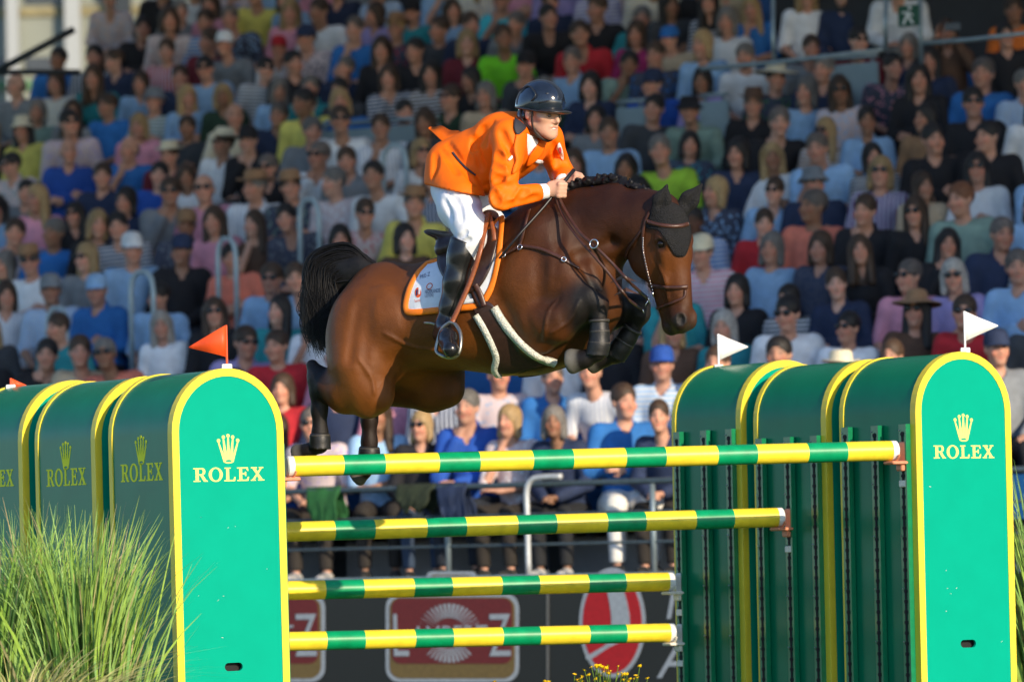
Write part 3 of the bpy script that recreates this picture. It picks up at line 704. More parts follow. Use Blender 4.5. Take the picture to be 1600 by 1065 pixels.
    for m_, k in ((body, 'skin'), (short, 'cloth'), (long_, 'cloth'), (trou, 'cloth'), (shoe[0], 'cloth'), (shoe[1], 'cloth')): m_.materials.append(XM[k])
    POSES[name] = dict(body=body, short=short, long=long_, trou=trou, shoe=shoe, head=hc, yaw=yaw)
lapR = (V3(-.25, -.05, .72), V3(-.13, -.27, .6), V3(.3, -.9, -.1), V3(0, 0, 1)); lapL = (V3(.25, -.05, .72), V3(.13, -.27, .6), V3(-.3, -.9, -.1), V3(0, 0, 1))
make_pose('hands_on_lap', [lapR, lapL], .03, .12)
make_pose('looking_aside', [lapR, (V3(.25, -.06, .73), V3(.03, -.25, .62), V3(-.8, -.4, 0), V3(0, 0, 1))], .06, -.45)
make_pose('arms_crossed', [(V3(-.25, -.06, .74), V3(.02, -.21, .78), V3(1, -.1, .1), V3(0, -1, .2)), (V3(.25, -.06, .74), V3(-.02, -.235, .745), V3(-1, -.1, .1), V3(0, -1, .2))], .0, .3)
make_pose('hand_at_chin', [(V3(-.2, -.22, .72), V3(-.06, -.2, .98), V3(.25, .25, 1), V3(-.3, -1, .1)), (V3(.24, -.08, .73), V3(-.06, -.25, .68), V3(-1, -.1, .1), V3(0, 0, 1))], .12, -.1)
make_pose('leaning_forward', [(V3(-.24, -.2, .73), V3(-.06, -.42, .62), V3(.6, -.6, 0), V3(0, 0, 1)), (V3(.24, -.2, .73), V3(.06, -.42, .63), V3(-.6, -.6, 0), V3(0, 0, 1))], .26, .25)
make_pose('taking_photo', [(V3(-.24, -.2, .86), V3(-.085, -.27, 1.12), V3(.35, -.25, 1), V3(-.6, .3, .3)), (V3(.24, -.2, .86), V3(.085, -.27, 1.12), V3(-.35, -.25, 1), V3(.6, .3, .3))], .03, 0.)
# ---- hair, hats, glasses in head space (head centre at origin, facing -y)
def hmesh(name, fn, h=.01, box=((-.2, -.22, -.42), (.2, .24, .24))):
    f = Field(box[0], box[1], h); fn(f); m_, _ = f.mesh(name); return m_
def face_cut(f, top=.055, w=.068):
    f.ell((0, -.11, -.045), (w, .075, .105), None, .015, sub=True)
def h_short(f): f.ell((0, .02, .042), (.086, .103, .096), None, .0); face_cut(f); f.ell((0, -.03, -.12), (.12, .11, .095), None, .01, sub=True)
def h_bald(f): f.ell((0, .03, .0), (.086, .095, .075), None, .0); f.ell((0, -.09, .02), (.12, .1, .2), None, .01, sub=True); f.ell((0, -.02, .1), (.075, .105, .085), None, .01, sub=True); f.ell((0, -.03, -.13), (.12, .11, .095), None, .01, sub=True)
def h_long(f): f.ell((0, .02, .04), (.091, .107, .1), None, .0); f.cone((-.06, .03, .02), .055, (-.085, .02, -.24), .042, .03); f.cone((.06, .03, .02), .055, (.085, .02, -.24), .042, .03); f.cone((0, .06, 0), .07, (0, .075, -.22), .06, .03); f.ell((0, -.1, -.06), (.062, .085, .12), None, .012, sub=True); f.ell((0, -.04, -.21), (.055, .075, .13), None, .012, sub=True)
def h_bob(f): f.ell((0, .025, .035), (.096, .11, .104), None, .0); f.cone((-.07, .02, .0), .04, (-.08, .01, -.1), .035, .03); f.cone((.07, .02, .0), .04, (.08, .01, -.1), .035, .03); f.cone((0, .07, 0), .06, (0, .07, -.1), .05, .03); f.ell((0, -.1, -.05), (.062, .085, .105), None, .012, sub=True); f.ell((0, -.03, -.2), (.06, .08, .11), None, .01, sub=True)
def h_tied(f): f.ell((0, .02, .04), (.086, .102, .096), None, .0); face_cut(f); f.ell((0, -.03, -.12), (.12, .11, .09), None, .01, sub=True); f.ell((0, .12, .06), (.045, .045, .045), None, .015); f.cone((0, .14, .04), .03, (0, .15, -.12), .018, .02)
HAIR = {n: hmesh('hair_' + n, fn) for n, fn in (('short', h_short), ('bald', h_bald), ('long', h_long), ('bob', h_bob), ('tied', h_tied))}
def lathe(prof, n=22, sx=1., sy=1., bend=0.):
    V = []; F = []
    for r, z in prof:
        for j in range(n):
            a = 2 * math.pi * j / n; V.append((r * sx * math.cos(a), r * sy * math.sin(a), z + bend * abs(math.cos(a)) * (r > .1)))
    for i in range(len(prof) - 1):
        for j in range(n): F.append((i * n + j, i * n + (j + 1) % n, (i + 1) * n + (j + 1) % n, (i + 1) * n + j))
    return V, F
def hat_mesh(name, prof, sx=.9, sy=1.1, bend=.0):
    V, F = lathe(prof, 22, sx, sy, bend); return mesh(name, [(x, y + .012, z) for x, y, z in V], F, smooth=True)
HAT = dict(straw=hat_mesh('straw_hat', [(.155, .052), (.15, .06), (.1, .062), (.095, .07), (.09, .13), (.07, .152), (.03, .142), (.0, .14)], bend=.022),
           wide=hat_mesh('wide_hat', [(.215, .035), (.21, .042), (.13, .06), (.097, .065), (.092, .12), (.075, .15), (.04, .158), (0, .16)], bend=.02),
           bucket=hat_mesh('bucket_hat', [(.138, .02), (.135, .027), (.1, .062), (.093, .07), (.088, .12), (.06, .135), (0, .138)]))
def cap_mesh():
    V, F = lathe([(.098, .03), (.097, .06), (.09, .1), (.068, .132), (.03, .145), (0, .147)], 20, .9, 1.08); V = [(x, y + .015, z) for x, y, z in V]; b = len(V)
    for i in range(9):
        a = math.pi * (1.12 + .76 * i / 8); V.append((.088 * math.cos(a), .1 * math.sin(a) + .015, .035)); V.append((.082 * math.cos(a), .185 * math.sin(a) + .02, .022))
    F += [(b + 2 * i, b + 2 * i + 1, b + 2 * i + 3, b + 2 * i + 2) for i in range(8)]; return mesh('peaked_cap', V, F, smooth=True)
HAT['cap'] = cap_mesh()
gl = MB()
for sx in (-1, 1):
    gl.sphere((sx * .034, -.097, .016), (.029, .009, .022), 10, 6); gl.tube([(sx * .062, -.09, .022), (sx * .08, .0, .02)], .004, 5)
gl.tube([(-.012, -.104, .02), (.012, -.104, .02)], .004, 5); GLS = mesh('sunglasses', gl.V, gl.F, [XM['glass']], smooth=True)
ph = MB(); ph.bbox((0, -.3, .02), (.15, .012, .075), .006); PHONE = mesh('phone', ph.V, ph.F, [XM['dark']])
for m_ in HAIR.values(): m_.materials.append(XM['hair'])
for k, m_ in HAT.items(): m_.materials.append(XM['cloth'] if k in ('cap', 'bucket') else XM['straw'])
SHIRT = dict(navy='#22304f', black='#1b1b21', grey='#7d838a', dgrey='#3b3f45', white='#dfe3e8', lblue='#8fb4da', blue='#2a6fb8', royal='#1f4fa8', teal='#2a8f98', aqua='#3fb6c9', mint='#29b68c', sage='#7f9a90', green='#4f8a3a', neon='#7be02a', lime='#9ac93a', yellow='#d8cf6a', cream='#d8cfb4', beige='#b8a68c', tan='#9a7656', brown='#5a4234', red='#b5232e', maroon='#6a1c2c', pink='#d592a8', salmon='#dd7d68', lav='#a79ad0', purple='#6a3a78', magenta='#a62a6a', orange='#d8722a', dgreen='#27402f')
WORD = dict(navy='navy blue', black='black', grey='grey', dgrey='dark grey', white='white', lblue='light blue', blue='blue', royal='royal blue', teal='teal', aqua='aqua', mint='mint green', sage='sage green', green='green', neon='neon green', lime='lime green', yellow='pale yellow', cream='cream', beige='beige', tan='tan', brown='brown', red='red', maroon='maroon', pink='pink', salmon='salmon', lav='lavender', purple='purple', magenta='magenta', orange='orange', dgreen='dark green')
HC = dict(k=((.012, .010, .010), 'black'), b=((.05, .028, .016), 'brown'), y=((.36, .24, .11), 'blonde'), g=((.15, .14, .13), 'grey'), w=((.36, .34, .31), 'white'), r=((.16, .06, .025), 'red'), o=((.12, .1, .09), 'thin grey'))
# x y shirt hair[colour+style: s short l long b bob t tied o bald] extras: g sunglasses, hat kind:colour, p pose index
CROWD = '''
150 20 lblue ks - 4|222 55 black kt -|262 40 grey gs -|300 75 red bs -|318 40 white bb -|345 75 maroon bs -|190 100 dgrey ks -|130 105 blue ks -|225 115 teal bl -|255 95 navy bs -|290 122 lblue ks g|332 132 grey ks g|385 130 navy gs -
100 145 grey oo -|28 155 navy bs -|65 160 dgrey gs -|150 142 cream bb -|195 145 lblue bb -|245 140 navy bs -
65 190 sage gb -|115 190 grey bl -|165 185 blue bs -|225 180 sage gs bucket:grey|305 165 lblue yl - 2|280 212 pink yb -|330 215 dgrey bs -|355 200 cream oo -
20 275 teal ks g|95 255 royal oo - 2|175 275 navy bs -|205 250 blue oo -|262 255 maroon bs straw:cream|328 255 white bs straw:cream g|380 240 black ks cap:black|300 285 white bb -
15 310 grey ks -|70 322 lime bs g|110 320 lblue kl g|165 310 pink yl -|205 305 royal ks -|260 310 navy kb -|330 305 grey bs g 3|375 300 pink oo g|430 310 sage bs straw:tan|480 300 white gs -
50 370 dgrey bs -|125 352 black kl g|185 365 blue gs -|215 355 black yb -|300 350 grey gs cap:tan|340 355 pink bl -|395 360 brown bl -|420 350 grey ks - 4|15 380 maroon ks g|265 365 navy ks -
60 410 mint gb - 1|110 402 white os straw:tan g|155 410 grey yl g|220 405 lblue ks cap:white|283 392 black ks cap:navy 1|20 465 white bb -|115 465 lblue bs cap:grey|170 455 blue os cap:lblue 2|370 450 black bs cap:cream g|430 450 lblue bs g
10 520 dgrey yl -|80 560 black ks -|140 552 beige bs - 4|238 520 cream yl -|290 520 white wl -|250 552 black os -|345 510 black bl g|388 500 teal kl -|392 545 lav bs g|452 520 white bl -|455 548 red bs -|40 560 black bb -
400 32 lblue os -|452 32 pink yl -|440 75 grey gs cap:white|487 85 white bs cap:red|535 75 navy ks cap:navy|578 62 blue os - 3|620 95 black bl -|650 95 black ks -|682 42 red ys straw:tan|745 45 dgrey bs -|765 72 neon bs - 4|640 35 teal ks cap:black|590 30 lav bb -|720 70 maroon yb -|510 30 white bs -|360 40 blue bs -|700 25 lblue bl -|795 55 navy bs -
375 110 black ks -|452 160 teal gs -|410 190 navy os -|495 165 yellow ks - 1|490 205 grey gs -|555 200 white bs g|607 185 lblue ks - 4|660 170 dgreen bs g|620 130 navy bb -|565 165 blue yb -|425 150 lblue gb -|690 170 beige gb -|530 150 dgrey ks -|380 165 dgreen yb -|735 130 brown kl -|710 190 dgrey bl -|770 130 black kb -
500 248 white os g|415 285 black os g|455 292 white gs straw:tan|517 302 white ks -|580 285 navy bb -|592 335 yellow os straw:tan 4|470 345 black bs -|545 385 black kb -|492 382 beige bs -|620 260 grey bl -|645 300 blue bb -|560 270 grey bs -|650 380 brown kb -
818 100 dgrey ks cap:black|865 47 grey os -|900 38 black ks -|930 48 teal gs -|882 95 lblue os -|906 130 sage ks - 3|946 130 navy kb -|960 82 magenta bb -|987 50 red bs -|1015 80 beige ks cap:blue|1028 32 navy kl -|1070 38 blue yl - 3|1010 160 royal ks cap:navy|1070 152 lav kb -|1120 25 white yl -|1166 20 navy bs -|1264 18 white bs - 4|1100 90 lblue yb -|935 20 black bs -|850 20 navy bs -|985 15 dgrey kl -|1050 100 blue bs -
1165 107 white gs -|1195 146 green ks wide:cream|1150 182 black os straw:brown|1095 197 sage ks bucket:black|1237 140 navy gs -|1282 142 lblue gb -|1315 150 lblue bl g|1246 197 black os -|1355 132 pink ks - 4|1413 82 navy gb -|1480 62 brown bl - 5|1475 130 black kl -|1522 132 blue os -|1580 62 black ks -|1577 28 orange bs -|1495 177 black ks g|1545 196 white kl g|1590 202 white bs -|1580 160 lblue gs -|1396 200 lblue kt -|1440 192 tan kl -|1200 92 grey bs -|1245 95 maroon ks g
1097 245 lime gs -|1175 255 navy kb -|1240 245 white yl -|1305 240 lblue os -|1360 222 tan yl g|1445 232 black ks -|1487 226 black ks -|1436 275 purple yb g|1520 272 white kl g|1560 262 lblue kl cap:black|1355 296 navy gs bucket:grey g|1045 240 aqua kb -|985 190 dgrey ks -|1405 262 dgrey kb -|1030 270 teal kl -|930 200 grey kb -|965 220 lblue bs -|940 255 blue bb -
1125 302 lblue yb -|1186 342 blue ks - 2|1236 352 red bt -|1300 340 salmon os -|1200 402 pink bs cap:cream|1275 402 lblue gb -|1325 390 navy bb -|1366 405 black bl -|1115 412 navy kl g|1486 325 sage rs -|1450 338 black bl g|1450 392 black kl -|1500 375 navy os -|1565 372 dgrey bs -|1592 395 lblue yb -|1592 345 dgrey os cap:red|1400 330 black bs -|1555 330 lblue bb -|1420 300 beige bb -
1090 460 teal bl g|1180 470 black kb -|1245 480 dgrey kb -|1345 452 navy bt - 2|1425 442 pink os g|1482 452 lav wb g|1555 440 lblue os -|1395 492 brown kl wide:tan g|1290 507 white ks g|1222 520 teal wb -|1480 490 red bs g|1592 480 white kl - 3|1280 545 white ks g|1175 552 brown yb -|1096 560 black ks -|1575 545 grey os cap:navy|1045 520 white bs -|1140 520 black bb -|1530 500 navy bs -|1440 540 dgrey bb -
470 602 blue ks cap:black|617 652 black kl g|650 692 lav os g|545 690 maroon yb g|705 700 black yb g|727 632 navy bs g|770 642 lblue bl -|828 640 royal gs - 3|886 636 blue bs -|930 646 blue yl g|990 626 lblue gs bucket:beige|985 596 lblue ks cap:royal|1040 610 lav ys straw:cream|876 680 navy bt -|965 682 black yl -|1010 692 purple bb -|560 615 red bb -|690 592 navy bs g|910 590 white ys -|858 600 blue os -|500 655 lblue bs cap:navy|590 690 royal bl -|800 700 navy gb -|925 690 beige yb -|765 705 white yb -|1040 560 white bs -|480 700 white gb -|750 585 pink bl -|810 590 lblue gs -
'''
people = []
for line in CROWD.strip().split('\n'):
    for it in line.split('|'):
        q = it.split(); d = dict(x=float(q[0]), y=float(q[1]), shirt=q[2], hair=q[3], g=False, hat=None, pose=None)
        for e in q[4:]:
            if e == 'g': d['g'] = True
            elif ':' in e: d['hat'] = e.split(':')
            elif e.isdigit(): d['pose'] = int(e)
        u, r = stand_uv(d['x'], d['y']); d['u'] = u; d['rf'] = r; d['r'] = int(min(max(round(r), 0), NROW - 1)); people.append(d)
# settle neighbours along each row so that bodies do not overlap, then fill the empty places
rows = {r: sorted([d for d in people if d['r'] == r], key=lambda d: d['u']) for r in range(NROW)}
SPC = .54
for it in range(60):
    for r in rows:
        L = rows[r]; L.sort(key=lambda d: d['u'])
        for a, b in zip(L[:-1], L[1:]):
            g = SPC * .92 - (b['u'] - a['u'])
            if g > 0: a['u'] -= g / 2; b['u'] += g / 2
HOOPS = ((75, 105, 482, 570), (206, 241, 430, 575), (342, 370, 378, 480), (470, 500, 318, 420), (600, 636, 232, 345))
AISLE = [((a + b) / 2, (c + d) / 2) for a, b, c, d in HOOPS]
for r in rows: rows[r] = [d for d in rows[r] if not any(a - 16 < d['x'] < b + 16 and c + 2 < d['y'] < e - 12 for a, b, c, e in HOOPS)]
PAL = ['navy', 'black', 'cream', 'pink', 'aqua', 'salmon', 'lblue', 'white', 'yellow', 'grey', 'white', 'lblue', 'blue', 'navy', 'sage', 'beige', 'white', 'maroon', 'pink', 'teal', 'lav', 'brown', 'red', 'dgreen']
rr = random.Random(5)
def hidden(x, y):
    if y > 575 and x < 440 and not (x < 0): return True
    if x > 1055 and y > 590: return True
    if 560 < x < 900 and 430 < y < 550: return True
    if 700 < x < 850 and 210 < y < 440: return True
    if 880 < x < 1000 and 310 < y < 480: return True
    return False
for r in range(NROW):
    L = rows[r]; uu = u_at(-25, r, FLOOR0 + r * RISE + 1.1); ue = u_at(1625, r, FLOOR0 + r * RISE + 1.1); uu = max(uu, ul(r) + .2); u = uu + rr.uniform(0, .3)
    while u < ue:
        near = min([abs(d['u'] - u) for d in L] or [9])
        x, y, z = proj(SP(u, r * RUN, FLOOR0 + r * RISE + HEADZ))
        if near >= SPC * .86 and not hidden(x, y) and y > -40 and not (x > 1190 and y < 105) and not any(abs(x - ax_) < 26 and -60 < y - ay < 60 for ax_, ay in AISLE):
            hs = rr.choice(['ks', 'bs', 'bs', 'gs', 'os', 'bl', 'kl', 'yl', 'yb', 'gb', 'bb', 'bt']); hat = None
            if rr.random() < .1: hat = [rr.choice(['cap', 'straw', 'bucket']), rr.choice(['navy', 'white', 'cream', 'tan'])]
            d = dict(x=x, y=y, shirt=rr.choice(PAL), hair=hs, g=rr.random() < .3, hat=hat, pose=None, u=u, rf=r + rr.uniform(-.25, .25), r=r); L.append(d); people.append(d); u += SPC
        else: u += .06
    L.sort(key=lambda d: d['u'])
PN = list(POSES); skins = [(.56, .30, .21), (.50, .26, .18), (.60, .35, .26), (.40, .22, .15), (.48, .26, .19), (.30, .16, .10)]
ORD = lambda n: '%d%s' % (n, 'th' if 10 <= n % 100 <= 20 else {1: 'st', 2: 'nd', 3: 'rd'}.get(n % 10, 'th'))
def child(name, me, col, par, loc=(0, 0, 0), rz=0., sc=1.):
    o = bpy.data.objects.new(name, me); COL.objects.link(o); o.parent = par; o.location = loc; o.rotation_euler = (0, 0, rz); o.scale = (sc, sc, sc); o.color = (*col, 1); return o
def jit(c, a=.12): k = rr.uniform(1 - a, 1 + a); return tuple(max(0, x * k) for x in c)
NSPEC = 0
for r in range(NROW):
    for i, d in enumerate(rows[r]):
        if hidden(d['x'], d['y']) : continue
        res = max(-.28, min(.28, (d['rf'] - r))); sc = 1.06 + res * .16 + rr.uniform(-.04, .04); woman = d['hair'][1] in 'lbt'
        pose = PN[d['pose']] if d['pose'] is not None else rr.choice(PN[:5] + PN[:2]); po = POSES[pose]
        hairn = dict(s='short', l='long', b='bob', t='tied', o='bald')[d['hair'][1]]; hc, hw = HC[d['hair'][0]]
        z = FLOOR0 + r * RISE
        root = empty('person', SP(d['u'], r * RUN + res * .12, z), None, None); yaw = rr.uniform(-.5, .15)
        root.rotation_euler = (rr.uniform(-.05, .10), rr.uniform(-.09, .09), yaw) if r > 1 else (0, 0, yaw); root.scale = (sc * (rr.uniform(.86, .93) if woman else rr.uniform(.96, 1.06)), sc, sc)
        what = '%s hair' % (('long ' if hairn == 'long' else 'tied ' if hairn == 'tied' else '') + hw)
        if hairn == 'bald': what = 'receding hair'
        if d['hat']: what = {'straw': 'straw hat', 'wide': 'wide brimmed hat', 'bucket': 'bucket hat', 'cap': 'peaked cap'}[d['hat'][0]]; what = WORD[d['hat'][1]] + ' ' + what
        tag(root, 'spectator in %s, %s%s, row %s, %s from left' % (WORD[d['shirt']], what, ', sunglasses' if d['g'] else '', ['one', 'two', 'three', 'four', 'five', 'six', 'seven', 'eight', 'nine', 'ten', 'eleven', 'twelve', 'thirteen', 'fourteen', 'fifteen', 'sixteen', 'seventeen'][r], ORD(i + 1)), 'person', 'spectators in the grandstand')
        sk = jit(skins[0] if rr.random() < .5 else rr.choice(skins), .1)
        if d['x'] == 1186: sk = (.12, .06, .035)
        child('body', po['body'], sk, root)
        sh_ = child('shirt', po['long'] if (rr.random() < .4 or d['shirt'] in ('black', 'navy', 'mint')) else po['short'], jit(lin(SHIRT[d['shirt']])), root)
        if rr.random() < .24 and d['shirt'] not in ('black', 'neon', 'mint', 'yellow'): sh_.material_slots[0].link = 'OBJECT'; sh_.material_slots[0].material = rr.choice(PRINTS)
        child('trousers', po['trou'], jit(lin('#d8d8d4' if r == 0 and 790 < d['x'] < 1010 and i % 2 else rr.choice(['#1c2430', '#22252a', '#31435c', '#2b2724'])), .2), root)
        if r < 2:
            sc_ = (.4, .4, .4) if rr.random() < .3 else (.03, .03, .03)
            for q in po['shoe']: child('shoe', q, sc_, root)
        if not (d['hat'] and hairn == 'bald'): child('hair', HAIR[hairn], jit(hc, .25), root, po['head'], po['yaw'])
        if d['hat']: child('hat', HAT[d['hat'][0]], jit(lin(SHIRT[d['hat'][1]])) if d['hat'][1] in SHIRT else (.5, .5, .5), root, po['head'], po['yaw'])
        if d['g']: child('sunglasses', GLS, (0, 0, 0), root, po['head'], po['yaw'])
        if pose == 'taking_photo':
            pc = bpy.data.objects.new('phone', PHONE); COL.objects.link(pc); pc.location = root.location + Matrix.Rotation(yaw, 3, 'Z') @ (Vector(po['head']) * sc); pc.rotation_euler = (0, 0, yaw)
            tag(pc, 'black phone raised by the spectator in %s, row %d' % (WORD[d['shirt']], r + 1), 'phone')
        NSPEC += 1
print('SPECTATORS', NSPEC)

# ------------------------------------------------------------------ horse: one continuous surface grown from a distance field
PSI = R(25)
HF = Vector((math.cos(PSI), -math.sin(PSI), 0)); HN = Vector((-math.sin(PSI), -math.cos(PSI), 0)); HZ = Vector((0, 0, 1))   # forward, towards the near (right) side, up
HO = P(760, 480, 23.55)
def H(px, py, l=0.):
    """photo pixel -> point on the horse's fore-and-aft plane shifted sideways by l metres"""
    d = ray(px, py); t = ((HO - CPOS).dot(HN) + l) / d.dot(HN); return CPOS + d * t
px2m = 23.55 / FPX
hl = np.array([min(H(440, 200, l)[i] for l in (-.6, .6)) for i in range(3)]); 
corners = [H(x, y, l) for x in (440, 1110) for y in (265, 775) for l in (-.45, .55)]
lo = [min(c[i] for c in corners) for i in range(3)]; hi = [max(c[i] for c in corners) for i in range(3)]
# the grid is laid in the horse's own axes (forward, side, up) to stay small
class HField(Field): pass
TOH = Matrix((HF, -HN, HZ))                       # world -> horse axes (about HO)
def hw(p): return TOH @ (Vector(p) - HO)
def wh(p): return HO + TOH.transposed() @ Vector(p)
def Q(px, py, l=0.): return tuple(hw(H(px, py, l)))
hf = Field((-1.15, -.58, -.90), (1.22, .46, .66), .0075)
SIDE = (0, 1, 0)
def torso_loft(f, st, k=.05):
    """barrel from stations (px, top row, bottom row, half width)"""
    A = []
    for px, t, b, w in st:
        a, c = Vector(Q(px, t)), Vector(Q(px, b)); A.append(((a.x + c.x) / 2, (a.z + c.z) / 2, abs(a.z - c.z) / 2, w))
    A = np.array(A); xs = A[:, 0]; X = f.ax[0][:, None, None]; Y = f.ax[1][None, :, None]; Z = f.ax[2][None, None, :]
    # smooth interpolation of the sections
    xx = f.ax[0]; cz = np.interp(xx, xs, A[:, 1]); a = np.interp(xx, xs, A[:, 2]); w = np.interp(xx, xs, A[:, 3])
    ker = np.hanning(21); ker /= ker.sum(); sm = lambda v: np.convolve(np.pad(v, 10, mode='edge'), ker, 'valid'); cz, a, w = sm(cz), sm(a), sm(w)
    cz, a, w = [v[:, None, None].astype(np.float32) for v in (cz, a, w)]
    dz = Z - cz; wid = w * np.where(dz > 0, 1 - .16 * np.clip(dz / a, 0, 1) ** 2, 1)
    e = 2.25; rr_ = ((np.abs(dz) / a) ** e + (np.abs(Y) / wid) ** e) ** (1 / e) + 1e-6
    d = (rr_ - 1) * np.minimum(a, w); dx = np.maximum(np.maximum(xs[0] - X, X - xs[-1]), 0); d = np.where(dx > 0, np.sqrt(np.maximum(d, 0) ** 2 + dx ** 2) + np.minimum(d, 0) * 0, d)
    f._mix((slice(None),) * 3, d.astype(np.float32), k, False)
torso_loft(hf, [(545, 470, 600, .13), (575, 436, 616, .21), (610, 421, 600, .255), (660, 411, 580, .275), (720, 392, 578, .29), (750, 374, 582, .29), (780, 352, 586, .285), (815, 330, 588, .265), (850, 314, 584, .24), (880, 312, 572, .215), (905, 322, 560, .20), (940, 350, 525, .16)])
# croup and buttocks
hf.cone(Q(600, 470, .05), .165, Q(560, 530, .13), .15, .1); hf.cone(Q(600, 470, -.05), .165, Q(570, 530, -.13), .15, .1)
# near hind: thigh, stifle, gaskin, hock, cannon, pastern
hf.chain([(Q(572, 500, .15), .17), (Q(566, 570, .19), .145), (Q(572, 606, .2), .115)], .09)
hf.cone(Q(589, 622, .2), .07, Q(575, 632, .2), .062, .08)
hf.chain([(Q(566, 600, .19), .125), (Q(540, 612, .19), .098), (Q(512, 603, .185), .062), (Q(500, 592, .18), .05)], .05)
hf.cone(Q(497, 590, .18), .048, Q(488, 571, .18), .031, .03); hf.cone(Q(510, 600, .18), .045, Q(500, 615, .18), .036, .04)
hf.chain([(Q(497, 590, .18), .045), (Q(498, 612, .18), .037), (Q(499, 640, .18), .037), (Q(500, 678, .18), .037), (Q(500, 694, .18), .042)], .03)
hf.cone(Q(499, 695, .18), .038, Q(483, 704, .18), .033, .02); hf.cone(Q(482, 704, .18), .036, Q(466, 709, .18), .05, .02)
# far hind, carried further forward
hf.chain([(Q(610, 500, -.15), .18), (Q(650, 560, -.17), .165), (Q(690, 592, -.18), .105)], .09)
hf.cone(Q(690, 592, -.18), .105, Q(700, 612, -.18), .075, .06)
hf.chain([(Q(672, 612, -.18), .105), (Q(630, 606, -.18), .085), (Q(590, 620, -.18), .052), (Q(578, 628, -.18), .048)], .05)
hf.chain([(Q(578, 622, -.18), .046), (Q(577, 655, -.18), .039), (Q(577, 690, -.18), .037), (Q(577, 712, -.18), .04)], .03)
hf.cone(Q(577, 713, -.18), .038, Q(570, 735, -.18), .034, .02); hf.cone(Q(569, 736, -.18), .036, Q(559, 744, -.18), .05, .02)
# shoulder, chest, near fore
hf.cone(Q(850, 370, .12), .14, Q(905, 460, .16), .12, .09); hf.cone(Q(850, 370, -.1), .14, Q(920, 460, -.14), .12, .09)
hf.cone(Q(925, 440, 0), .15, Q(935, 480, 0), .12, .08)
hf.chain([(Q(838, 498, .17), .115), (Q(868, 500, .2), .105), (Q(900, 481, .2), .074), (Q(922, 468, .2), .058)], .045)
hf.ell(Q(843, 515, .19), (.10, .07, .12), None, .04)
hf.cone(Q(925, 463, .2), .058, Q(934, 474, .2), .05, .03); hf.chain([(Q(935, 476, .2), .046), (Q(936, 495, .2), .034), (Q(936, 530, .2), .031), (Q(934, 549, .2), .042)], .025)
hf.cone(Q(933, 551, .2), .040, Q(915, 561, .2), .036, .02); hf.cone(Q(914, 561, .2), .044, Q(895, 564, .2), .062, .02)
# far fore
hf.chain([(Q(905, 490, -.15), .115), (Q(950, 485, -.17), .085), (Q(995, 478, -.17), .058)], .06); hf.cone(Q(997, 478, -.17), .056, Q(1000, 490, -.17), .05, .03)
hf.chain([(Q(999, 492, -.17), .043), (Q(988, 515, -.17), .033), (Q(972, 540, -.17), .032), (Q(964, 553, -.17), .042)], .025)
hf.cone(Q(963, 554, -.17), .04, Q(945, 560, -.17), .036, .02); hf.cone(Q(944, 560, -.17), .04, Q(926, 566, -.17), .055, .02)
# neck
NB = .55
hf.cone(Q(875, 395, .0), .245, Q(925, 362, .01), .205, .1, squash=(SIDE, NB)); hf.cone(Q(925, 362, .01), .205, Q(965, 345, .03), .172, .06, squash=(SIDE, NB + .02)); hf.cone(Q(965, 345, .03), .172, Q(1000, 350, .07), .13, .06, squash=(SIDE, NB + .08))
hf.cone(Q(1000, 350, .07), .13, Q(1018, 358, .09), .105, .05, squash=(SIDE, .68))
# head: own axes (down the face, out of the forehead, towards its right side)
ETA = R(40); HDF = Vector((math.cos(ETA), -math.sin(ETA), 0)); HDS = Vector((-math.sin(ETA), -math.cos(ETA), 0))
hdd = Vector((0, 0, -1)); pit = R(4); HDD = hdd * math.cos(pit) + HDF * math.sin(pit); HDF2 = HDF * math.cos(pit) - hdd * math.sin(pit)
tl = R(-3); HDD, HDS = HDD * math.cos(tl) + HDS * math.sin(tl), HDS * math.cos(tl) - HDD * math.sin(tl)
HORG = H(1047, 322, .10)
hd = [tuple(TOH @ v) for v in (HDD, HDF2, HDS)]
def K(d, f, s): return tuple(hw(HORG + HDD * d + HDF2 * f + HDS * s))
def KW(d, f, s): return HORG + HDD * d + HDF2 * f + HDS * s
hf.ell(K(.10, -.045, 0), (.13, .105, .088), hd, .04)
hf.cone(K(.06, -.02, 0), .085, K(.22, -.012, 0), .088, .04, squash=(hd[2], 1.05))
hf.cone(K(.2, -.01, 0), .082, K(.48, .005, 0), .052, .04, squash=(hd[2], .92))
for s_ in (-1, 1):
    hf.ell(K(.205, -.135, s_ * .048), (.135, .115, .042), hd, .045)
    hf.ell(K(.165, .005, s_ * .086), (.045, .04, .03), hd, .03)           # brow and orbit
    hf.cone(K(.23, -.01, s_ * .078), .016, K(.36, -.025, s_ * .058), .012, .03)   # facial crest
    hf.ell(K(.185, -.005, s_ * .108), (.024, .026, .014), hd, .016, sub=True)
    hf.cone(K(.158, .022, s_ * .092), .009, K(.160, -.03, s_ * .1), .009, .012)
    hf.ell(K(.545, .012, s_ * .040), (.048, .042, .032), hd, .02)
    hf.ell(K(.550, .034, s_ * .064), (.031, .02, .024), hd, .008, sub=True)
hf.cone(K(.26, -.08, 0), .085, K(.46, -.055, 0), .058, .05, squash=(hd[2], .72))
hf.ell(K(.545, -.02, 0), (.07, .062, .058), hd, .035); hf.ell(K(.578, -.075, 0), (.04, .036, .04), hd, .025)
hf.cone(K(.35, -.13, 0), .035, K(.55, -.085, 0), .03, .04)
for s_ in (-1, 1): hf.cone(K(.572, -.035, s_ * .06), .008, K(.545, -.085, s_ * .045), .006, .012, sub=True)
hf.ell(K(.59, -.03, 0), (.012, .09, .09), hd, .01, sub=False) if False else None
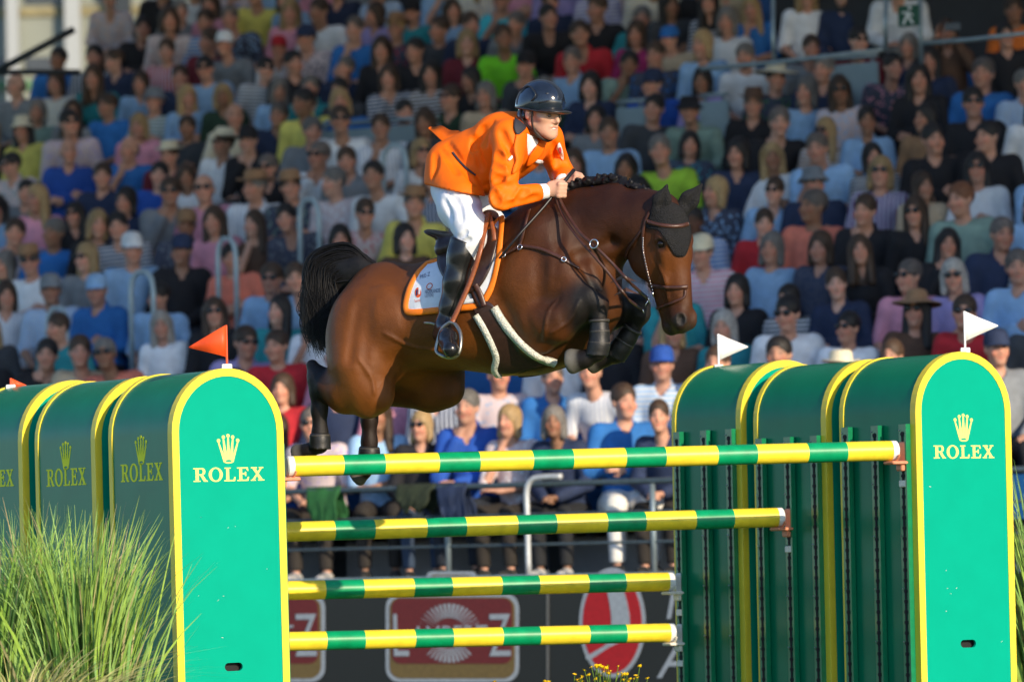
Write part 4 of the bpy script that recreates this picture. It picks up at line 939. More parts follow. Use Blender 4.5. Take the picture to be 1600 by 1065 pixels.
# ears stay the bonnet's; a short poll bump closes the neck
hf.cone(K(.0, -.06, 0), .08, K(-.0, -.14, 0), .1, .06, squash=(hd[2], .75))
for a, b, k_ in ((Q(914, 561, .2), Q(895, 564, .2), .022), (Q(482, 704, .18), Q(466, 709, .18), .02), (Q(944, 560, -.17), Q(926, 566, -.17), .02), (Q(569, 736, -.18), Q(559, 744, -.18), .02)):
    d_ = (Vector(b) - Vector(a)).normalized(); hf.cut(tuple(Vector(b) + d_ * k_), tuple(d_), .085)      # flat soles
for a, b in ((Q(832, 462, .33), Q(850, 545, .33)), (Q(846, 470, .33), Q(866, 535, .33)), (Q(815, 500, .34), Q(830, 560, .3)), (Q(870, 440, .3), Q(852, 476, .33)), (Q(700, 450, .33), Q(705, 560, .3)), (Q(735, 460, .33), Q(742, 570, .3)), (Q(668, 440, .33), Q(672, 555, .3))): hf.cone(a, .012, b, .012, .05, sub=True)
# surface relief: shoulder groove, ribs shade, muscle lines
for pts, r_ in (((Q(880, 330, .2), Q(868, 420, .27), Q(862, 470, .29)), .012), ((Q(905, 400, .2), Q(930, 455, .2)), .014), ((Q(640, 440, .3), Q(622, 520, .33), Q(628, 575, .3)), .014), ((Q(560, 470, .32), Q(545, 560, .36)), .012)):
    for a, b in zip(pts[:-1], pts[1:]): hf.cone(a, r_, b, r_, .05, sub=True)
hf.ell(Q(862, 430, .23), (.10, .05, .13), None, .05); hf.ell(Q(815, 440, .25), (.10, .05, .14), None, .06)   # shoulder and triceps
hf.ell(Q(935, 385, .09), (.14, .05, .05), None, .05); hf.ell(Q(540, 520, .24), (.06, .05, .16), None, .06); hf.ell(Q(600, 500, .25), (.09, .05, .15), None, .07)
for a, b in ((Q(842, 400, .3), Q(838, 468, .32)), (Q(898, 345, .2), Q(905, 410, .24)), (Q(570, 470, .33), Q(568, 585, .36)), (Q(955, 380, .13), Q(905, 402, .2)), (Q(620, 430, .3), Q(640, 540, .32))): hf.cone(a, .02, b, .016, .05, sub=True)
vr_ = [((905, 470), (890, 500), (862, 520)), ((870, 470), (856, 490), (850, 530)), ((1030, 415), (1040, 440), (1045, 470)), ((600, 520), (640, 540), (690, 548)), ((560, 560), (580, 590), (585, 615))]
def surf_l(px, py, off=0.):
    o = hw(CPOS + ray(px, py) * 22.2); d = TOH @ ray(px, py).normalized(); return hf.hit(o, d, off, 2.6)
VEIN = []
for v in vr_:
    pts = [surf_l(p[0], p[1])[0] for p in spline(v, 7)]; VEIN.append(pts)
for pts in VEIN:
    for a, b in zip(pts[:-1], pts[1:]):
        if (a - b).length < .08: hf.cone(a, .0045, b, .0045, .012)
horse_me, hv = hf.mesh('body', 1)
# coat: bay with black points, darker topline, forehand, muzzle and low far side, lighter face
pix = np.array([proj(wh(v))[:2] for v in hv]); hx, hy = pix[:, 0], pix[:, 1]
base = np.array(lin('#683a13')); dark = np.array((.010, .008, .007)); deep = np.array(lin('#241108'))
col = np.tile(base, (len(hv), 1)).astype(np.float32)
def blend(w, c):
    global col
    w = np.clip(w, 0, 1)[:, None]; col = col * (1 - w) + np.array(c) * w
zz = hv[:, 2]; tmp = np.clip((hv[:, 2] - (.16 + .10 * hv[:, 0])) / .22, 0, 1); blend(tmp * .75, deep)
blend(np.clip((hv[:, 0] - .12) / .35, 0, 1) * .62, deep)
sdist = lambda a, b: (lambda A, B: np.linalg.norm(hv - A - np.clip(((hv - A) @ (B - A)) / ((B - A) @ (B - A)), 0, 1)[:, None] * (B - A), axis=1))(np.array(a), np.array(b))
def points_black(a, b, r0, r1): blend((r1 - sdist(a, b)) / (r1 - r0), dark)
points_black(Q(494, 590, .18), Q(500, 700, .18), .085, .13); points_black(Q(500, 700, .18), Q(460, 712, .18), .07, .1); points_black(Q(578, 640, -.18), Q(560, 745, -.18), .1, .15)
points_black(Q(918, 470, .2), Q(936, 550, .2), .085, .14); points_black(Q(936, 550, .2), Q(893, 566, .2), .08, .1); points_black(Q(985, 480, -.17), Q(966, 553, -.17), .11, .16); points_black(Q(966, 553, -.17), Q(925, 568, -.17), .08, .1)
points_black(Q(870, 490, .2), Q(915, 473, .2), .03, .13)
blend((np.array(-np.linalg.norm(hv - np.array(K(.60, -.02, 0)), axis=1)) + .13) / .07 * .8, (.025, .018, .014))
hn = [K(.2, .03, 0)]; hdm = np.linalg.norm(hv - np.array(K(.27, .0, .05)), axis=1); blend(np.clip((.22 - hdm) / .1, 0, 1) * .55, lin('#744016'))
blend(np.clip((.05 - np.linalg.norm(hv - np.array(K(.175, .0, .1)), axis=1)) / .03, 0, 1) * .8, (.02, .014, .01)); blend(np.clip((.045 - np.linalg.norm(hv - np.array(K(.552, .03, .062)), axis=1)) / .018, 0, 1), (.012, .01, .009))
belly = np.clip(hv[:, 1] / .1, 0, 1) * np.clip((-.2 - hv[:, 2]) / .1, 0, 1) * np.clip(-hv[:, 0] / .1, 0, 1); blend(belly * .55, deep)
# hooves
for c_, r_ in ((Q(464, 709, .18), .062), (Q(558, 745, -.18), .062), (Q(893, 564, .2), .074), (Q(924, 566, -.17), .064)):
    blend(np.clip((r_ - np.linalg.norm(hv - np.array(c_), axis=1)) / .012, 0, 1), (.11, .105, .09))
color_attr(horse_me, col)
def coat_material():
    m = mat('bay_coat', attr='Col', rough=.46, noise=.3, scale=4.5, spec=.28)
    nt = m.node_tree; N, L = nt.nodes, nt.links; b = N['Principled BSDF']; tc = [n for n in N if n.type == 'TEX_COORD'][0]
    mp = N.new('ShaderNodeMapping'); mp.inputs['Scale'].default_value = (40, 300, 260); L.new(tc.outputs['Object'], mp.inputs[0])
    n1 = N.new('ShaderNodeTexNoise'); n1.inputs['Scale'].default_value = 1.5; n1.inputs['Detail'].default_value = 3; L.new(mp.outputs[0], n1.inputs['Vector'])
    n2 = N.new('ShaderNodeTexNoise'); n2.inputs['Scale'].default_value = 11; n2.inputs['Detail'].default_value = 2; n2.inputs['Distortion'].default_value = .6; L.new(tc.outputs['Object'], n2.inputs['Vector'])
    sc_ = N.new('ShaderNodeMath'); sc_.operation = 'MULTIPLY'; sc_.inputs[1].default_value = .55; L.new(n2.outputs[0], sc_.inputs[0]); ad = N.new('ShaderNodeMath'); ad.operation = 'MULTIPLY_ADD'; ad.inputs[1].default_value = .22; L.new(n1.outputs[0], ad.inputs[0]); L.new(sc_.outputs[0], ad.inputs[2])
    bp = N.new('ShaderNodeBump'); bp.inputs['Strength'].default_value = .75; bp.inputs['Distance'].default_value = .012; L.new(ad.outputs[0], bp.inputs['Height']); L.new(bp.outputs[0], b.inputs['Normal'])
    return m
horse = empty('horse', wh((0, 0, 0)), 'bay horse jumping over the striped poles', 'horse')
horse.rotation_euler = TOH.transposed().to_euler()
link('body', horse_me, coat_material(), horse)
eyem = mat('horse_eye', (.008, .005, .004), .18, spec=.4)
for s_ in (-1, 1): MB().sphere(K(.18, -.008, s_ * .0905), .021, 14, 10).build('eye', eyem, horse, True)
# tail: strands sweeping up from the dock then falling
tailm = mat('tail_hair', (.007, .0065, .007), .55, noise=.4, scale=60, spec=.25); tr_ = random.Random(3)
def hair_ribbon(mb, pts, w0, w1):
    pts = spline(pts, 6); n = len(pts); V = []; F = []
    for i, p in enumerate(pts):
        t = (pts[min(i + 1, n - 1)] - pts[max(i - 1, 0)]).normalized(); sd = t.cross(Vector((0, 1, 0))).normalized(); q = t.cross(sd); w = w0 + (w1 - w0) * i / (n - 1)
        V += [p + sd * w, p + q * w * .6, p - sd * w, p - q * w * .6]
    for i in range(n - 1):
        for j in range(4): F.append((i * 4 + j, i * 4 + (j + 1) % 4, i * 4 + 4 + (j + 1) % 4, i * 4 + 4 + j))
    mb.add(V, F)
tf = Field((-1.15, -.25, -.75), (-.3, .25, .5), .011)
tf.chain([(Q(592, 430), .04), (Q(560, 416), .06), (Q(528, 414), .066), (Q(506, 430), .062), (Q(496, 462), .052), (Q(496, 495), .03), (Q(502, 520), .012)], .05, squash=(SIDE, .7))
tf.chain([(Q(580, 427), .04), (Q(545, 432), .055), (Q(520, 452), .05), (Q(510, 482), .03)], .05, squash=(SIDE, .7))
tm, _ = tf.mesh('tail', 1); tail = link('tail', tm, tailm, horse)
tb = MB()
for i in range(1500):
    k = tr_.random(); dy = tr_.uniform(-26, 26) * (.5 + k); l0 = tr_.uniform(-.07, .07); e = tr_.uniform(0, 1) ** .7
    a = Q(590 + tr_.uniform(-8, 4), 424 + tr_.uniform(-6, 8), l0 * .3); x2 = 519 - 34 * k + tr_.uniform(-6, 6); y2 = 384 + 40 * (1 - k) + tr_.uniform(-4, 12)
    b = Q((590 + x2) / 2 + 6, y2 - 2 + (1 - k) * 6, l0 * .6); c_ = Q(x2 + 4, y2 + 14, l0); d_ = Q(x2 - 9 + 20 * (1 - k), y2 + 48 + tr_.uniform(0, 15), l0 * 1.1)
    ex = 482 + tr_.uniform(-10, 40); ey = 440 + 108 * e + tr_.uniform(-16, 16)
    e1 = Q((ex + x2) / 2 - 10 + tr_.uniform(-8, 8), (y2 + 48 + ey) / 2 + 8, l0 * 1.2); f_ = Q(ex + 8 * e, ey, l0 * 1.1)
    hair_ribbon(tb, [a, b, c_, d_, e1, f_], tr_.uniform(.0022, .0042), .0007)
th_ = tb.build('tail_hair', tailm, tail, True); tag(th_, kind='stuff')
# plaited mane along the crest
mane = None; mb_ = Field((.25, -.25, .3), (1.0, .12, .66), .006)
crest = spline([Q(884, 296, .0), Q(910, 287, .0), Q(940, 282, .01), (Q(970, 285, .03)), (Q(998, 295, .05)), (Q(1022, 312, .08))], 10)
mr_ = random.Random(8)
for i, p in enumerate(crest):
    p = Vector(p)
    for k in range(4): mb_.ell(p + Vector((mr_.uniform(-.012, .012), mr_.uniform(-.03, .012), mr_.uniform(-.016, .026))), tuple(mr_.uniform(.007, .014) for _ in range(3)), None, .004)
    mb_.ell(p + Vector((0, -.006, -.004)), (.02, .018, .018), None, .008)
mm, _ = mb_.mesh('mane', 0); link('mane', mm, tailm, horse)

# ------------------------------------------------------------------ tack, draped on the horse's surface
LM = dict(brown=mat('leather_brown', lin('#46291e'), .38, noise=.25, scale=40, bump=.1, bscale=120), tan=mat('leather_tan', lin('#8f4c22'), .38, noise=.2, scale=50),
          dark=mat('leather_dark', lin('#33201a'), .34, noise=.2, scale=40, bump=.1, bscale=100), black=mat('leather_black', (.009, .009, .010), .24, noise=.3, scale=30, bump=.12, bscale=30, spec=.5),
          padw=mat('pad_white', (.66, .70, .76), .75, noise=.05, bump=.3, bscale=26), pado=mat('pad_orange', lin('#f07d12'), .6, noise=.08), navy=mat('print_navy', lin('#16295c'), .6), print=mat('print_orange', lin('#d8571c'), .6),
          fleece=mat('fleece', lin('#d2d3c6'), .95, noise=.25, scale=60, bump=1., bscale=130), metal=mat('tack_metal', (.72, .72, .72), .22, 1., noise=.1), bonnet=mat('bonnet_knit', (.017, .017, .018), .85, noise=.35, scale=160, bump=1., bscale=170, spec=.2),
          boot=mat('leg_boot', (.009, .0085, .0085), .5, noise=.3, scale=40, bump=.15, bscale=60), bootedge=mat('leg_boot_edge', lin('#3a3733'), .5), whip=mat('whip_black', (.012, .012, .013), .4))
HROT = TOH.transposed().to_euler()
def troot(name, origin, label, cat, group=None):
    r_ = empty(name, wh(origin), label, cat, group); r_.rotation_euler = HROT; r_['_o'] = 0; del r_['_o']; return r_, Vector(origin)
def tpart(root, mb_or_me, name, m, smooth=True, parent=None):
    r_, o = root
    if isinstance(mb_or_me, MB): mb_or_me = mesh(name, mb_or_me.V, mb_or_me.F, [m], mb_or_me.M if False else None, smooth)
    else: mb_or_me.materials.append(m)
    mb_or_me.transform(Matrix.Translation(-o)); ob = bpy.data.objects.new(name, mb_or_me); COL.objects.link(ob); ob.parent = parent if parent is not None else r_; return ob
def surf(px, py, off=.004, field=None):
    f = field or hf; o = hw(CPOS + ray(px, py) * 22.2); d = TOH @ ray(px, py).normalized(); return f.hit(o, d, off, 2.6)[0]
def ribbon(mb, pts, norms, w, t=.004):
    n = len(pts); V = []; F = []
    for i in range(n):
        tg = (pts[min(i + 1, n - 1)] - pts[max(i - 1, 0)]).normalized(); nn = norms[i]; sd = tg.cross(nn).normalized(); nn = sd.cross(tg).normalized(); ww = w[i] if isinstance(w, list) else w
        V += [pts[i] - sd * ww / 2 - nn * t * .4, pts[i] + sd * ww / 2 - nn * t * .4, pts[i] + sd * ww / 2 * .85 + nn * t, pts[i] - sd * ww / 2 * .85 + nn * t]
    for i in range(n - 1):
        for j in range(4): F.append((i * 4 + j, i * 4 + (j + 1) % 4, i * 4 + 4 + (j + 1) % 4, i * 4 + 4 + j))
    F += [(0, 1, 2, 3), (n * 4 - 1, n * 4 - 2, n * 4 - 3, n * 4 - 4)]; mb.add(V, F); return mb
def strap(px, w, t=.004, off=.003, n=7, field=None):
    f = field or hf; pts = [surf(p[0], p[1], off, f) for p in spline(px, n)]; return ribbon(MB(), pts, [f.grad(p) for p in pts], w, t)
def air(px, w, t=.005, n=8, up=None):
    """strap through the air: points (px, py, l)"""
    pts = [Vector(p) for p in spline([Q(*p) for p in px], n)]; return ribbon(MB(), pts, [up or Vector((0, -1, .2))] * len(pts), w, t)
def drape(boundary, centre, off, rings=12, nb=6, field=None, thick=.006):
    """closed pixel outline (star-shaped about centre) laid on the surface, with thickness"""
    f = field or hf; B = np.array(spline(boundary + boundary[:1], nb))[:-1]; n = len(B); c = np.array(centre, float); V = [surf(c[0], c[1], off, f)]
    for i in range(1, rings + 1):
        for b in B: p = c + (b - c) * (i / rings); V.append(surf(p[0], p[1], off, f))
    # keep the sheet smooth: pull stray depths towards their inner neighbour
    N_ = [f.grad(p) for p in V]; top = [p + q * thick for p, q in zip(V, N_)]; m = len(V); F = []
    for j in range(n):
        j2 = (j + 1) % n; F.append((0, 1 + j, 1 + j2)); F.append((m, m + 1 + j2, m + 1 + j))
        for i in range(rings - 1):
            a, b, c_, d = 1 + i * n + j, 1 + i * n + j2, 1 + (i + 1) * n + j2, 1 + (i + 1) * n + j; F.append((a, d, c_, b)); F.append((m + a, m + b, m + c_, m + d))
        a, b = 1 + (rings - 1) * n + j, 1 + (rings - 1) * n + j2; F.append((a, m + a, m + b, b))
    return MB().add(V + top, F), [top[1 + (rings - 1) * n + j] for j in range(n)]
def ring(c, r, t, nrm, n=20):
    nrm = Vector(nrm).normalized(); a = nrm.cross(Vector((0, 0, 1))).normalized(); b = nrm.cross(a); return MB().tube([Vector(c) + a * r * math.cos(2 * math.pi * i / n) + b * r * math.sin(2 * math.pi * i / n) for i in range(n)], t, 6, closed=True)
NEAR = Vector((0, -1, 0))
# ---- saddle pad, both sides (the far side mirrored)
PB = [(668, 413), (654, 428), (643, 448), (637, 468), (636, 482), (644, 488), (680, 485), (720, 481), (745, 478), (758, 468), (770, 445), (778, 415), (782, 385), (785, 355), (784, 342), (770, 355), (750, 374), (722, 394), (695, 405)]
pad = troot('saddle_pad', Q(712, 440, .3), 'white saddle pad with orange edge under the saddle', 'saddle pad')
pm_, edge = drape(PB, (712, 440), .006, 16, 5, thick=.009); padm = tpart(pad, pm_, 'pad_sheet', LM['padw'])
inner = [p for p, q in zip(edge, range(len(edge)))]; tr = MB().tube(edge, .017, 8, closed=True, flat=([hf.grad(p) for p in edge], .45)); tpart(pad, tr, 'orange_binding', LM['pado'])
mir = lambda mb: MB().add([Vector((v.x, -v.y, v.z)) for v in mb.V], [list(reversed(f)) for f in mb.F])
tpart(pad, mir(pm_), 'pad_sheet', LM['padw']); tpart(pad, mir(tr), 'orange_binding', LM['pado'])
def surf_text(body, px, py, wpx, hpx, m, name, slope=0., off=.017):
    me = text_mesh(body, 1, 0., .0); c = np.array([v.co[:] for v in me.vertices]); w = np.ptp(c[:, 0]); h = np.ptp(c[:, 1]); x0 = c[:, 0].min(); y0 = c[:, 1].min()
    for v in me.vertices:
        a = (v.co.x - x0) / w * wpx; b = (v.co.y - y0) / h * hpx; v.co = surf(px + a, py - b + slope * a, off)
    return tpart(pad, me, name, m, False)
surf_text('PRE-Z', 656, 436, 16, 6, LM['navy'], 'pad_print', -.35); surf_text('NEDERLANDSE', 664, 459, 24, 6, LM['navy'], 'pad_print', -.12); surf_text('LOTERIJ', 664, 466, 13, 6, LM['navy'], 'pad_print', -.12); surf_text('TeamNL', 647, 472, 10, 4, LM['print'], 'pad_print', -.1)
def surf_poly(loop, m, name, off=.0165): return tpart(pad, MB().add([surf(x, y, off) for x, y in loop], [tuple(range(len(loop)))]), name, m, False)
surf_poly(ellp(653, 457, 5, 8, 14), LM['print'], 'pad_emblem'); surf_poly([(650, 453), (653, 452), (652, 462), (650, 461)], LM['navy'], 'pad_emblem', .018)
surf_poly([(654, 449), (657, 451), (656, 459), (654, 460)], LM['padw'], 'pad_emblem', .018)
tpart(pad, ring(surf(671, 447, .017), .016, .0022, hf.grad(surf(671, 447)), 16), 'pad_emblem', LM['print'])
# ---- saddle
sad = troot('saddle', Q(730, 390, 0), 'dark brown jumping saddle under the rider', 'saddle')
sf = Field((-.40, -.36, .0), (.34, .36, .62), .008)
ca, sa = math.cos(R(22)), math.sin(R(22)); sax = [(ca, 0, -sa), (0, 1, 0), (sa, 0, ca)]
sf.ell(Q(693, 368, 0), (.075, .175, .020), sax, .02); sf.ell(Q(697, 362, 0), (.05, .12, .03), sax, .03, sub=True)
sf.cone(Q(700, 376, 0), .03, Q(735, 372, 0), .035, .06, squash=(SIDE, 3.2)); sf.cone(Q(735, 372, 0), .04, Q(766, 338, 0), .034, .05, squash=(SIDE, 2.2))
for s_ in (-1, 1): sf.cone(Q(694, 390, s_ * .13), .045, Q(755, 366, s_ * .14), .042, .05); sf.cone(Q(698, 384, s_ * .1), .04, Q(722, 384, s_ * .1), .04, .05)
sm_, _ = sf.mesh('saddle_seat', 2); tpart(sad, sm_, 'saddle_seat', LM['dark'])
FB = [(686, 388), (684, 410), (690, 428), (702, 444), (722, 456), (742, 455), (756, 440), (768, 415), (776, 385), (778, 358), (765, 360), (740, 375), (710, 386)]
fm, _ = drape(FB, (730, 410), .022, 10, 5, thick=.008); tpart(sad, fm, 'saddle_flap', LM['dark']); tpart(sad, mir(fm), 'saddle_flap', LM['dark'])
for s_ in (1, -1):
    b = strap([(742, 445), (750, 460), (756, 478)], .03, .005, .03) if s_ == 1 else mir(b); tpart(sad, b, 'girth_billet', LM['brown'])
# ---- girth and fleece-edged belly guard
gir = troot('belly_guard', Q(790, 560, .2), 'dark leather girth guard with white fleece edges under the belly', 'girth')
GB = [(738, 478), (748, 472), (760, 470), (772, 478), (782, 496), (796, 516), (815, 538), (838, 556), (866, 567), (850, 571), (825, 578), (805, 584), (782, 586), (774, 578), (775, 560), (770, 540), (756, 512), (744, 492)]
gmb, gedge = drape(GB, (785, 545), .014, 12, 4, thick=.006); tpart(gir, gmb, 'guard_leather', LM['dark'])
tpart(gir, strap([(744, 492), (756, 512), (769, 538), (776, 558), (773, 576), (780, 586)], .036, .016, .012), 'fleece_edge', LM['fleece'])
tpart(gir, strap([(772, 480), (784, 500), (800, 521), (820, 542), (842, 558), (868, 567)], .040, .016, .012), 'fleece_edge', LM['fleece'])
tpart(gir, mir(gmb), 'guard_leather', LM['dark']); tpart(gir, strap([(735, 445), (744, 466), (752, 480)], .034, .006, .02), 'girth_strap', LM['brown']); tpart(gir, strap([(722, 472), (742, 469)], .022, .004, .022), 'girth_loop', LM['padw'])
# ---- breastplate
bp_ = troot('breastplate', Q(850, 400, .25), 'brown leather breastplate strap across the shoulder', 'breastplate')
tpart(bp_, strap([(768, 412), (782, 401), (800, 391), (812, 385), (830, 386), (850, 391), (876, 402), (905, 419)], .022, .005, .004), 'chest_strap', LM['brown'])
tpart(bp_, strap([(812, 384), (817, 366), (822, 345), (827, 328)], .018, .004, .004), 'neck_strap', LM['brown'])
for x, y in ((812, 386), (786, 398)): tpart(bp_, ring(surf(x, y, .010), .013, .003, hf.grad(surf(x, y))), 'ring', LM['metal'])
tpart(bp_, ring(surf(881, 405, .012), .011, .003, hf.grad(surf(881, 405))), 'buckle', LM['metal'])
# ---- ear bonnet
bon = troot('ear_bonnet', K(.06, .05, 0), 'black knitted ear bonnet on the horse', 'ear bonnet')
BB = [(1013, 344), (1011, 356), (1026, 359), (1037, 370), (1047, 387), (1054, 398), (1062, 401), (1070, 399), (1076, 384), (1079, 366), (1075, 345), (1067, 328), (1053, 318), (1038, 317), (1022, 326)]
bmb, _ = drape(BB, (1047, 348), .002, 12, 5, thick=.006); tpart(bon, bmb, 'bonnet_cloth', LM['bonnet'])
ef = Field((.55, -.55, .28), (1.32, .3, .66), .005)
for (bx, by, bl, tx, ty, tl_) in ((1029, 330, .16, 1042, 289, .18), (1064, 329, .08, 1097, 288, .06)):
    a, t = Vector(Q(bx, by, bl)), Vector(Q(tx, ty, tl_)); m_ = a.lerp(t, .42); ax_ = (t - a).normalized(); face = (TOH @ (HDF2 * .8 + HDS * .6)).normalized(); face = (face - ax_ * face.dot(ax_)).normalized()
    ef.cone(a, .038, m_, .044, .02, squash=(tuple(face), .62)); ef.cone(m_, .044, t, .007, .02, squash=(tuple(face), .62)); ef.cone(a - ax_ * .05, .036, a, .034, .02)
    ef.cone(m_ + face * .034 - ax_ * .02, .017, m_ + face * .026 + (t - m_) * .5, .008, .015, sub=True)
em, _ = ef.mesh('ear_covers', 1); tpart(bon, em, 'ear_covers', LM['bonnet'])
# ---- bridle
bri = troot('bridle', K(.3, .02, .1), 'brown leather bridle with metal bit and cheek chain', 'bridle')
tpart(bri, strap([(1012, 346), (1024, 350), (1044, 353), (1062, 353), (1075, 350)], .020, .006, .008), 'browband', LM['brown'])
tpart(bri, strap([(1016, 330), (1009, 345), (1004, 370), (1006, 400), (1012, 430), (1020, 456)], .017, .005, .004), 'cheekpiece', LM['brown'])
ch = MB()
for i, p in enumerate(spline([(1005, 372), (1005, 390), (1009, 412), (1014, 434), (1021, 457)], 5)): ch.sphere(surf(p[0], p[1], .009), .0046, 6, 4)
tag(tpart(bri, ch, 'cheek_chain', LM['metal']), kind='stuff')
tpart(bri, strap([(1014, 446), (1024, 447), (1040, 449), (1058, 449), (1074, 448)], .020, .006, .004), 'noseband', LM['brown'])
tpart(bri, strap([(1071, 452), (1069, 464), (1055, 471), (1040, 477), (1027, 482)], .014, .005, .004), 'flash_strap', LM['brown'])
tpart(bri, strap([(1004, 358), (992, 375), (980, 392), (977, 405)], .012, .004, .004), 'throat_lash', LM['dark'])
BIT = surf(1013, 467, .018); b2 = surf(1020, 459, .016); bn = hf.grad(surf(1016, 462))
tpart(bri, ring(BIT, .021, .0042, bn), 'bit_ring', LM['metal']); tpart(bri, ring(b2, .012, .004, bn), 'bit_ring', LM['metal'])
BIT2 = BIT + Vector((-.03, 0, -.055)); tpart(bri, ring(BIT2, .015, .004, bn), 'bit_ring', LM['metal']); tpart(bri, MB().tube([BIT, BIT2], .004, 6), 'bit_shank', LM['metal'])
BL = BIT  # horse-space bit position used by the reins
# ---- leg boots
def leg_boot(label, chain_, edges, straps):
    f = Field(np.min([p for p, _ in chain_], 0) - .12, np.max([p for p, _ in chain_], 0) + .12, .006)
    f.chain(chain_, .02); a, b = Vector(chain_[0][0]), Vector(chain_[-1][0]); d = (b - a).normalized(); f.half(a, tuple(-d)); f.half(b, tuple(d))
    root = troot('horse_boot', tuple(a.lerp(b, .5)), label, 'horse boot', 'protective boots on the horse legs'); me, _ = f.mesh('boot_shell', 1); tpart(root, me, 'boot_shell', LM['boot'])
    pts = [Vector(p) for p, _ in chain_]; rs = [r_ for _, r_ in chain_]
    for t in straps:
        i = min(int(t * (len(pts) - 1)), len(pts) - 2); u = t * (len(pts) - 1) - i; c = pts[i].lerp(pts[i + 1], u); r_ = rs[i] * (1 - u) + rs[i + 1] * u; ax_ = (pts[i + 1] - pts[i]).normalized(); e1 = ax_.cross(Vector((0, 1, 0))).normalized(); e2 = ax_.cross(e1)
        loop = [c + (e1 * math.cos(q) + e2 * math.sin(q)) * (r_ + .002) for q in np.linspace(0, 2 * math.pi, 22)[:-1]]; tpart(root, MB().tube(loop, .008, 6, closed=True, flat=([((p - c).normalized()) for p in loop], .5)), 'boot_strap', LM['bootedge'])
leg_boot('dark boot on the near foreleg under the chest', [(Q(936, 500, .2), .046), (Q(937, 520, .2), .044), (Q(936, 538, .2), .05), (Q(932, 556, .2), .056)], 0, (.02, .3, .62))
leg_boot('dark boot on the far foreleg, under the reins', [(Q(990, 511, -.17), .044), (Q(980, 528, -.17), .044), (Q(970, 543, -.17), .05), (Q(961, 557, -.17), .055)], 0, (.05, .45))
leg_boot('dark fetlock boot on the rearmost hind leg', [(Q(499.5, 676, .18), .045), (Q(500, 686, .18), .048), (Q(500, 702, .18), .056)], 0, (.25,))
leg_boot('dark fetlock boot on the hind leg behind the pole', [(Q(577, 697, -.18), .046), (Q(577, 706, -.18), .05), (Q(576, 722, -.18), .056)], 0, (.25,))
# ---- reins
rn = troot('reins', Q(930, 390, .2), 'brown leather reins running from the hands to the bit', 'reins')
bx, by, _ = proj(wh(BIT)); b2x, b2y, _ = proj(wh(BIT2)); lb = -BIT.y; lb2 = -BIT2.y
tpart(rn, air([(872, 306, .15), (884, 330, .22), (905, 362, .30), (930, 385, .33), (960, 415, .32), (985, 442, .30), (bx, by, lb)], .016, .004), 'rein', LM['brown'])
tpart(rn, air([(868, 308, .15), (880, 338, .22), (902, 370, .30), (928, 400, .33), (955, 432, .32), (980, 465, .30), (b2x, b2y, lb2)], .014, .004), 'rein', LM['brown'])
tpart(rn, air([(892, 286, -.10), (930, 330, -.22), (980, 400, -.16), (1035, 462, -.02)], .016, .004), 'rein', LM['brown'])
mt = troot('martingale', Q(928, 390, .3), 'martingale ring and straps beside the reins', 'martingale')
tpart(mt, ring(Q(928, 381, .345), .021, .0035, (0, -1, .1)), 'ring', LM['metal'])
tpart(mt, air([(926, 386, .34), (936, 400, .28), (945, 425, .2), (940, 460, .12)], .014), 'strap', LM['dark'])
for c in ((973, 432, .31), (978, 452, .31)):
    V = [Q(c[0] - 20, c[1] + 10, c[2]), Q(c[0], c[1] - 3, c[2] + .02), Q(c[0] + 22, c[1] + 8, c[2]), Q(c[0], c[1] + 3, c[2] + .02)]
    mb3 = MB().add(V + [v_ + Vector((0, .006, 0)) for v_ in map(Vector, V)], [(0, 1, 2, 3), (7, 6, 5, 4), (0, 4, 5, 1), (1, 5, 6, 2), (2, 6, 7, 3), (3, 7, 4, 0)]); tpart(mt, mb3, 'rein_stop', LM['brown'], False)

# ------------------------------------------------------------------ rider
RM = dict(orange=mat('jacket_orange', lin('#f56c00'), .62, noise=.07, scale=14, bump=.5, bscale=11, spec=.25), breech=mat('breeches_white', (.74, .75, .78), .7, noise=.04, bump=.3, bscale=14), skin=mat('rider_skin', attr='Col', rough=.5, noise=.07, scale=25, spec=.35),
          shirt=mat('shirt_white', (.8, .8, .8), .7), navy=mat('collar_navy', (.02, .021, .03), .7), helm=mat('helmet_shell', (.012, .018, .03), .16, noise=.3, scale=25, coat=.6), trim=mat('helmet_trim', (.02, .02, .022), .35), strapm=mat('helmet_strap', lin('#241b17'), .6), iron=mat('stirrup_iron', lin('#9a968c'), .35, .9, noise=.2, scale=60), teeth=mat('teeth', (.7, .68, .62), .4))
rid = troot('person', Q(715, 300, 0), 'rider in orange jacket, white breeches and black helmet leaning over the horse', 'person')
def nf(a, b, h): return Field(a, b, h)
RLO, RHI = (-.45, -.62, -.35), (.62, .5, 1.18)
# head frame
HY = R(68); HCEN = Vector(Q(846, 177, .07))
HMR = Matrix.Rotation(HY, 3, 'Z') @ Matrix.Rotation(R(7), 3, 'X')
def hp(x, y, z): return tuple(HCEN + HMR @ Vector((x, y, z)))
hax = [tuple(HMR.col[i]) for i in range(3)]
WR = Vector(Q(851, 299, .17)); WL = Vector(Q(880, 284, -.1))
ELR, ELL = Vector(Q(783, 310, .36)), Vector(Q(878, 272, -.3)); SHR, SHL = Vector(Q(796, 213, .19)), Vector(Q(853, 216, -.15))
